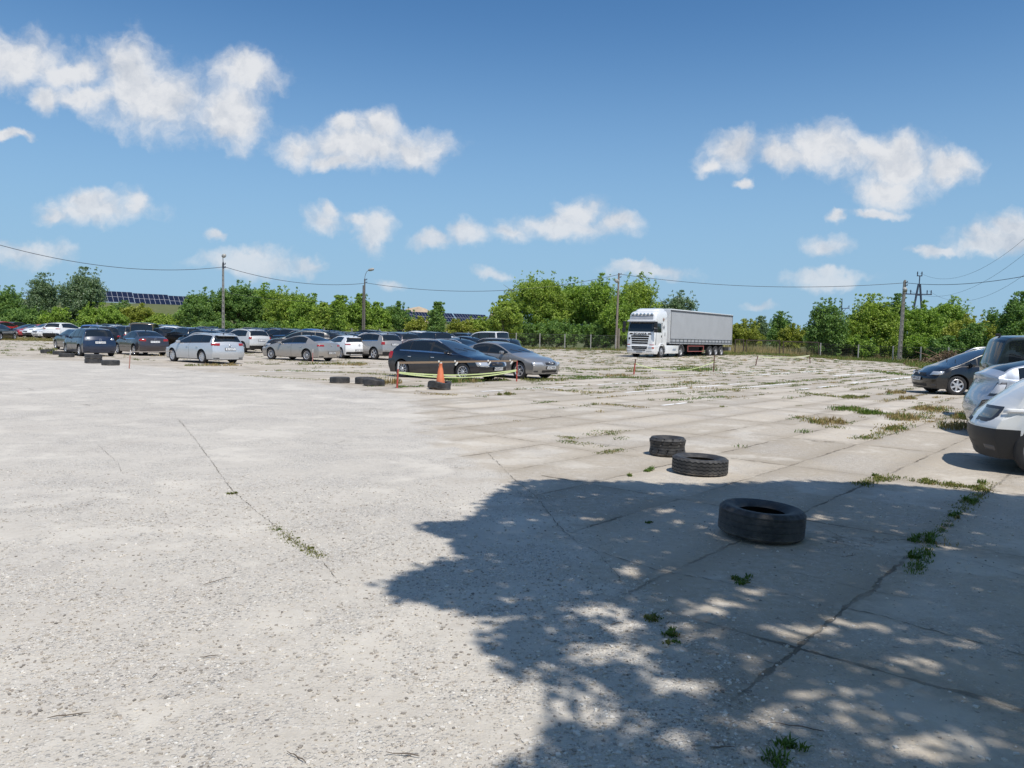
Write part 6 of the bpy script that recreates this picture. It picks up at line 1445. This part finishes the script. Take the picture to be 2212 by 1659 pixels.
def power_pole(px, ptop, D, label, aframe):
    T = at(px, ptop, D); z0 = gz(T.x, D); h = T.z - z0; root = empty('power_pole', (T.x, D, z0), 0, label, 'power pole')
    PB = mat('blue_black_pole', (0.05, 0.065, 0.10), .7)
    m = MB()
    if aframe: m.tube([(-1.55, 0, 0), (-.08, 0, h - 1.6)], [.17, .13], 8); m.tube([(1.3, 0, 0), (.12, 0, h - 1.6)], [.17, .13], 8); m.box((0, 0, h - 3.1), (.9, .12, .2))
    else: m.tube([(0, 0, 0), (0, 0, h - .3)], [.16, .10], 8)
    m.build('pole', [PB], root); m = MB()
    if aframe:
        m.tube([(0, 0, h - 1.8), (.03, 0, h - .5)], .07, 6); m.box((.0, 0, h - .5), (.7, .1, .12)); m.box((0, 0, h - 3.0), (3.6, .14, .14))
    else: m.box((0, 0, h - 1.6), (3.0, .14, .12))
    m.build('crossarm', [PB], root)
    for x, z in (((-.3, h - .5), (.3, h - .5), (-1.7, h - 3.0), (-1.1, h - 3.0), (1.15, h - 3.0), (1.7, h - 3.0)) if aframe else ((-1.4, h - 1.6), (1.4, h - 1.6), (0, h - .3))):
        m = MB(); m.lathe([(.03, 0), (.08, .1), (.05, .2), (.09, .32), (.06, .45), (.09, .52), (.02, .6)], 8, c=(x, 0, z)); m.build('insulator', [PB], root)
    return T
pa = power_pole(1987, 588, 106, 'dark timber A frame power pole rising behind the right trees', True)
pb = power_pole(1819, 648, 150, 'small far power pole with one crossarm behind the trees', False)
for (dx, dz, ex, ey), lab in zip(((0, -.1, 2330, 400), (-1.4, -2.5, 2330, 440), (1.4, -2.5, 2330, 490)), ('thin power line from the top of the A frame pole', 'thin power line from the left arm of the A frame pole', 'thin power line from the right arm of the A frame pole')):
    wire(Vector((pa.x + dx, pa.y, pa.z + dz)), at(ex, ey, 60), 3.2, lab, .012)

# ------------------------------------------------------------------ fences, gates, verge
FP = mat('fence_post', (0.30, 0.29, 0.27), .8, var=.2); FW = mat('fence_wire', (0.10, 0.10, 0.095), .6, .4); GATE = mat('gate_brown', (0.055, 0.035, 0.03), .7)
def wire_fence(pxs, D0, D1, h, label):
    pts = []
    for i, px in enumerate(pxs): D = lerp(D0, D1, i / max(1, len(pxs) - 1)); v = at(px, 740, D); pts.append(Vector((v.x, D, gz(v.x, D))))
    root = empty('wire_fence', pts[0], 0, label, 'fence'); o0 = pts[0]
    for p in pts: m = MB(); m.box(p - o0 + Vector((0, 0, h / 2)), (.10, .10, h + .1), 0); m.build('post', [FP], root, smooth=False)
    m = MB()
    for a, b_ in zip(pts[:-1], pts[1:]):
        for k in range(9): z = .08 + k * (h - .12) / 8; m.tube([a - o0 + Vector((0, 0, z)), b_ - o0 + Vector((0, 0, z))], .012 if k in (0, 8) else .005, 4)
        L_ = (b_ - a).length; n = int(L_ / .22)
        for k in range(n): t0, t1_ = k / n, min(1, (k + 4) / n); m.tube([a.lerp(b_, t0) - o0 + Vector((0, 0, .08)), a.lerp(b_, t1_) - o0 + Vector((0, 0, .08 + (h - .12) * (t1_ - t0) * n / 4))], .004, 3, caps=False); m.tube([a.lerp(b_, t1_) - o0 + Vector((0, 0, .08)), a.lerp(b_, t0) - o0 + Vector((0, 0, .08 + (h - .12) * (t1_ - t0) * n / 4))], .004, 3, caps=False)
    m.build('wire_mesh', [FW], root, smooth=False)
wire_fence([872, 918, 965, 1012, 1062, 1115, 1166, 1220, 1276, 1330, 1386], 84, 83, 1.6, 'long chain wire fence with grey posts before the centre trees')
wire_fence([0, 70, 140, 210, 280, 350, 420, 490, 560, 630, 700, 760, 820, 872], 93, 84, 1.7, 'long wire fence behind the parked cars on the left')
wire_fence([1773, 1855, 1930, 1990, 2050, 2120], 80, 66, 1.5, 'wire fence with thin posts along the right trees')
def gate(px0, px1, D, ytop, label):
    a, b_ = at(px0, 750, D), at(px1, 750, D); z0 = gz((a.x + b_.x) / 2, D); h = at(px0, ytop, D).z - z0 - .15; w = b_.x - a.x
    root = empty('metal_gate', ((a.x + b_.x) / 2, D, z0), 0, label, 'gate', 'metal gates in the far fence')
    m = MB()
    for z in (.15, h + .12): m.box((0, 0, z), (w, .06, .07 if z < 1 else .09))
    for x in (-w / 2, w / 2): m.box((x, 0, .13 + h / 2), (.08, .07, h + .05))
    m.build('frame', [GATE], root, smooth=False); m = MB()
    for k in range(int(w / .14)): x = -w / 2 + .1 + k * .14; m.tube([(x, 0, .15), (x, 0, h + .1)], .008, 4)
    m.build('bars', [mat('gate_bar', (0.20, 0.17, 0.12), .7)], root, smooth=False)
gate(1588, 1606, 80, 733, 'narrow end of a metal gate beside the lorry tail')
gate(1612, 1684, 80, 734, 'left wide metal gate right of the lorry')
gate(1692, 1768, 80, 737, 'right wide metal gate left of the dark fence tree')
tf = []
for _ in range(1500):
    px = rnd.uniform(1560, 1930); D = rnd.uniform(81.5, 90); v = at(px, 750, D); tf.append((v.x, D, gz(v.x, D), .35, rnd.uniform(1.0, 1.65) * (1 if px < 1800 else .75), 12, .12, 2 if rnd.random() < .85 else 1, .025))
o = blades('dry_reeds', tf, [W_GREEN, W_OLIVE, leafmat('reed_straw', (0.32, 0.25, 0.12), (0.62, 0.52, 0.30), .3, 3)]); tag(o, 'tall straw coloured grass standing behind the metal gates', 'tall grass', kind='stuff')
tf = []
def verge(px0, px1, D0, D1, n, h, wts, wd=.02, e0=None, e1=None):
    for _ in range(n):
        t = rnd.random(); px = lerp(px0, px1, t); Dc0 = lerp(D0, e0 if e0 else D0, t); Dc1 = lerp(D1, e1 if e1 else D1, t); D = rnd.uniform(Dc0, Dc1); v = at(px, 750, D)
        tf.append((v.x, D, gz(v.x, D), .3, h * rnd.uniform(.5, 1.3), 12, .5, rnd.choices((0, 1, 2), wts)[0], wd))
verge(1560, 1800, 76, 81, 700, .38, (4, 4, 2)); verge(1760, 2000, 76, 82, 900, .45, (5, 4, 1), .02, 66, 80); verge(1960, 2130, 58, 72, 1000, .55, (5, 4, 1), .02, 34, 60); verge(1120, 1370, 80, 86, 600, .35, (3, 4, 3)); verge(-20, 165, 68, 75, 1300, .22, (1, 4, 6)); verge(160, 900, 78, 86, 700, .4, (4, 4, 2)); verge(1500, 1600, 73, 77, 150, .25, (4, 4, 2)); verge(2080, 2230, 30, 60, 500, .4, (5, 4, 1))
o = blades('grass_verge', tf, [W_GREEN, W_OLIVE, W_DRY]); tag(o, 'rough green and yellow grass along the edge of the yard', 'grass', kind='stuff')
# heap of cut brown brush
X, Y, Z = spot(2055, 780); Y = 62; v = at(2055, 770, Y)
hp = empty('brush_heap', (v.x, Y, gz(v.x, Y)), 0, 'heap of cut brown branches behind the black people carrier', 'brush heap')
R = np.random.default_rng(5); Cn = np.stack([R.normal(0, 1.6, 90), R.normal(0, .8, 90), R.random(90) * 1.1], 1); Cn[:, 2] *= np.exp(-(Cn[:, 0] / 2.2) ** 2)
V = leaf_quads(Cn, np.full(90, .38), 26, .10, .2); np_mesh('dead_leaves', V.reshape(-1, 3), (np.arange(len(V)) * 4)[:, None] + np.arange(4)[None], [LM['brown']], hp)
m = MB()
for _ in range(60): a = rnd.uniform(0, 6.28); p = Vector((rnd.gauss(0, 1.2), rnd.gauss(0, .6), rnd.uniform(.1, .9))); m.tube([p, p + Vector((math.cos(a), math.sin(a) * .5, rnd.uniform(0, .5))) * rnd.uniform(.6, 1.5)], [.03, .01], 4)
m.build('branches', [mat('cut_branch', (0.22, 0.14, 0.09), .9)], hp)

# ------------------------------------------------------------------ solar tables on the bank, sand heaps
CELL = mat('solar_cell', (0.010, 0.014, 0.035), .18, spec=.6); FRM = mat('panel_frame', (0.34, 0.35, 0.38), .5, .3)
def solar_table(P, e, ncol, pw, label, ph=2.3, tilt=math.radians(38)):
    """P: top left corner of the table as seen; e: horizontal direction of the row"""
    P = Vector(P); e = Vector(e).normalized(); nh = Vector((e.y, -e.x, 0))      # towards the sun
    dn = nh * math.cos(tilt) - Vector((0, 0, math.sin(tilt))); nn = e.cross(dn); nn = nn if nn.z > 0 else -nn
    zg = terrain(P.x, P.y); root = empty('solar_table', (P.x, P.y, zg), 0, label, 'solar panels', 'tables of solar panels on the bank'); o0 = Vector((P.x, P.y, zg))
    m = MB()
    for c in range(ncol):
        for r_ in range(2):
            a = P + e * (c * pw) + dn * (r_ * (ph + .06)) + nn * .03; g_ = .05
            q = [a + e * g_ + dn * g_, a + e * (pw - g_) + dn * g_, a + e * (pw - g_) + dn * (ph - g_), a + e * g_ + dn * (ph - g_)]; m.add([v - o0 for v in q], [(0, 1, 2, 3)])
    m.build('panel_faces', [CELL], root, smooth=False); m = MB()
    q = [P, P + e * ncol * pw, P + e * ncol * pw + dn * (2 * ph + .06), P + dn * (2 * ph + .06)]; m.add([v - o0 for v in q] + [v - nn * .05 - o0 for v in q], [(0, 1, 2, 3), (7, 6, 5, 4), (0, 4, 5, 1), (1, 5, 6, 2), (2, 6, 7, 3), (3, 7, 4, 0)]); m.build('panel_frame', [FRM], root, smooth=False)
    m = MB()
    for c in range(0, ncol + 1, 3):
        for f in (.25, .8): p = P + e * c * pw + dn * (2 * ph * f) - nn * .06; z_ = terrain(p.x, p.y) - .5; m.tube([p - o0, Vector((p.x, p.y, z_)) - o0], .05, 5)
    m.build('support_legs', [STEEL], root)
E1 = (.80, .60, 0)
def table_px(px, py, D, n, pw, lab, sl=0): P = at(px, py, D); solar_table(P, (E1[0], E1[1], sl), n, pw, lab)
table_px(205, 627.5, 200, 7, 1.25, 'leftmost solar table beside the tall dark willow'); Pn = at(205, 627.5, 200)
def tablen(k0, n, lab): e = Vector(E1).normalized(); solar_table(Pn + e * k0 * 1.25 + Vector((0, 0, -.03 * k0)), E1, n, 1.25, lab)
tablen(7.1, 7, 'second solar table from the left on the grassy bank'); tablen(14.2, 6, 'third solar table ending at the dark clump of trees')
Pm = at(690, 657, 222); e_ = Vector(E1).normalized()
for k, (k0, n, lab) in enumerate(((0, 14, 'solar table partly hidden behind the pointed young trees'), (14.4, 14, 'solar table behind the curved arm lamp post'), (28.8, 14, 'solar table behind the sand heap and narrow young tree'), (43.2, 12, 'slightly raised solar table left of the big centre trees'))):
    solar_table(Pm + e_ * k0 * 1.05 + Vector((0, 0, -.035 * k0 + (.5 if k == 3 else 0))), E1, n, 1.05, lab, 2.2)
SAND = mat('sand', (0.46, 0.36, 0.25), .95, var=.15, vscale=.6, bump=.6, bscale=1.5)
for px, py, D, rx, lab in ((905, 662, 262, 5, 'pale sand heap on the skyline behind the solar tables'), (1092, 661, 262, 3, 'small tan heap beside the big centre trees')):
    T = at(px, py, D); m = MB(); prof = [(rx * 1.9 * (1 - t ** 5) + .01, t) for t in [i / 10 for i in range(11)]]
    m.lathe([(r_, T.z * t) for r_, t in prof], 28); m.v = [(x * (1 + .15 * math.sin(z + y * .4)) + T.x, y + D, z * (1 + .05 * math.sin(x))) for x, y, z in m.v]
    tag(m.build('sand_heap', [SAND]), lab, 'sand heap')
# far wood on the horizon
tf = []
R = np.random.default_rng(9); Cn = np.stack([R.uniform(-300, 420, 1500), R.uniform(380, 420, 1500), R.uniform(0, 7, 1500)], 1)
V = leaf_quads(Cn, R.uniform(1.5, 3.5, 1500), 14, 1.3, .5); o = np_mesh('far_wood', V.reshape(-1, 3), (np.arange(len(V)) * 4)[:, None] + np.arange(4)[None], [LM['dark']]); tag(o, 'far dark line of woodland on the horizon', 'wood', kind='stuff')

# ------------------------------------------------------------------ the tree beside the camera that throws the shade
SHP = [(1120, 1040), (1200, 1036), (1300, 1042), (1420, 1044), (1520, 1048), (1620, 1044), (1750, 1040), (1900, 1046), (2050, 1058), (2212, 1072), (2500, 1080), (3200, 1150), (3200, 2600), (1150, 2600), (1100, 1700), (1130, 1640), (1060, 1595), (1120, 1550), (1180, 1490), (1080, 1450), (1050, 1400), (1060, 1370), (1010, 1322), (930, 1300), (870, 1292), (835, 1268), (870, 1245), (940, 1222), (1000, 1200), (990, 1172), (945, 1150), (900, 1136), (960, 1130), (1020, 1118), (1045, 1108), (1050, 1088)]
def pxw(zx, zy): return ((1800 + zx * .9222) * .576, (1800 + zy * .9222) * .576)
GAPS = [(450, 160, 45, 10), (740, 128, 45, 12), (590, 380, 70, 22), (470, 530, 110, 34), (600, 600, 70, 26), (540, 700, 160, 22), (720, 470, 45, 12), (950, 512, 120, 36), (1130, 455, 80, 22), (1300, 620, 150, 34), (1550, 592, 130, 22), (1840, 655, 70, 18), (2000, 660, 80, 16), (1810, 755, 100, 28), (1330, 880, 100, 26), (1500, 860, 60, 18), (1200, 970, 180, 40), (850, 850, 130, 44), (700, 775, 90, 24), (560, 850, 90, 24), (1500, 965, 200, 26), (1900, 1070, 260, 46), (850, 1085, 110, 40), (430, 950, 120, 40), (1380, 158, 60, 12), (1910, 275, 70, 9), (1100, 1110, 140, 26), (250, 880, 90, 50), (180, 1060, 60, 50), (1150, 740, 70, 14), (1700, 1120, 120, 26), (330, 760, 70, 18), (2120, 900, 60, 20), (980, 640, 60, 12), (1440, 730, 60, 14)]
GP = [(*pxw(a, b_), c * .56, d * .58) for a, b_, c, d in GAPS]
SHW = [spot(x, y)[:2] if y > 800 else None for x, y in SHP]
shx, shy = -math.sin(SUN_AZ) / math.tan(SUN_EL), math.cos(SUN_AZ) / math.tan(SUN_EL)
cl = []; tries = 0
def topx(x, y):
    d = Vector((x, y, -CAMH)); zf_ = max(.05, d.dot(fwd)); return CX + d.dot(right) / zf_ * F, CY - d.dot(up) / zf_ * F
while len(cl) < 13500 and tries < 120000:
    tries += 1
    x, y = rnd.uniform(-1.2, 9.5), rnd.uniform(1.6, 9.2)
    u_, v_ = topx(x, y)
    if not in_poly(u_, v_, SHP): continue
    gap = min(math.hypot((u_ - a) / c, (v_ - b_) / d) for a, b_, c, d in GP)
    if gap < 1.0: continue
    if gap < 1.25 and rnd.random() < .5: continue
    if v_ > 1330 and rnd.random() < (.42 if u_ < 1500 else .2): continue
    cx_ = (x - 4.2) / 5.5; cy_ = (y - 5.2) / 4.2
    hh = math.sqrt(max(0.05, 1 - .75 * cx_ * cx_ - .6 * cy_ * cy_)); z = 6.3 + rnd.uniform(-1.0, 1.9) * hh
    z = max(z, 3.9 if y < 6 else 5.0)
    cl.append((x - shx * z, y - shy * z, z))
cl = np.array(cl); R = np.random.default_rng(21)
tb = empty('tree', (5.6, 1.3 - 2.6, 0), 0, 'tall leafy tree beside the camera whose crown throws the dappled shade', 'tree', 'trees and bushes along the yard edge')
V = leaf_quads(cl, np.full(len(cl), .12), 9, .062, .4, squash=.7) - np.array([5.6, -1.3, 0]); np_mesh('crown', V.reshape(-1, 3), (np.arange(len(V)) * 4)[:, None] + np.arange(4)[None], [LM['mid']], tb)
m = MB(); m.tube([(0, 0, -.2), (0, 0, 1.5), (-.2, .2, 4.0), (-.5, .3, 7.3)], [.30, .24, .17, .05], 10)
for k in range(26):
    c = cl[rnd.randrange(len(cl))] - np.array([5.6, -1.3, 0]); z0 = rnd.uniform(2.6, 4.6); m.tube([(-.15, .15, z0), (c[0] * .45, c[1] * .45, lerp(z0, c[2], .6)), tuple(c)], [.07, .04, .012], 6)
m.build('trunk', [BARK], tb)
print('shade clusters', len(cl), tries)
for i, (x, y, H, rad, lab) in enumerate(((9.8, -3.5, 10, 3.6, 'unseen tree added to the right behind the camera to block skylight'), (2.5, -8.5, 11, 4.2, 'unseen tree added straight behind the camera to block skylight'), (-7.5, -9.5, 9, 3.8, 'unseen tree added to the left behind the camera to block skylight'))):  # unseen trees added behind the camera to hold back skylight and deepen the shade
    make_tree('tree', (x, y, 0), H, rad, 'mid', lab, 'tree', seed=200 + i, spiky=.4, hb=.2, leaf=.16, dens=.8, group='trees and bushes along the yard edge')
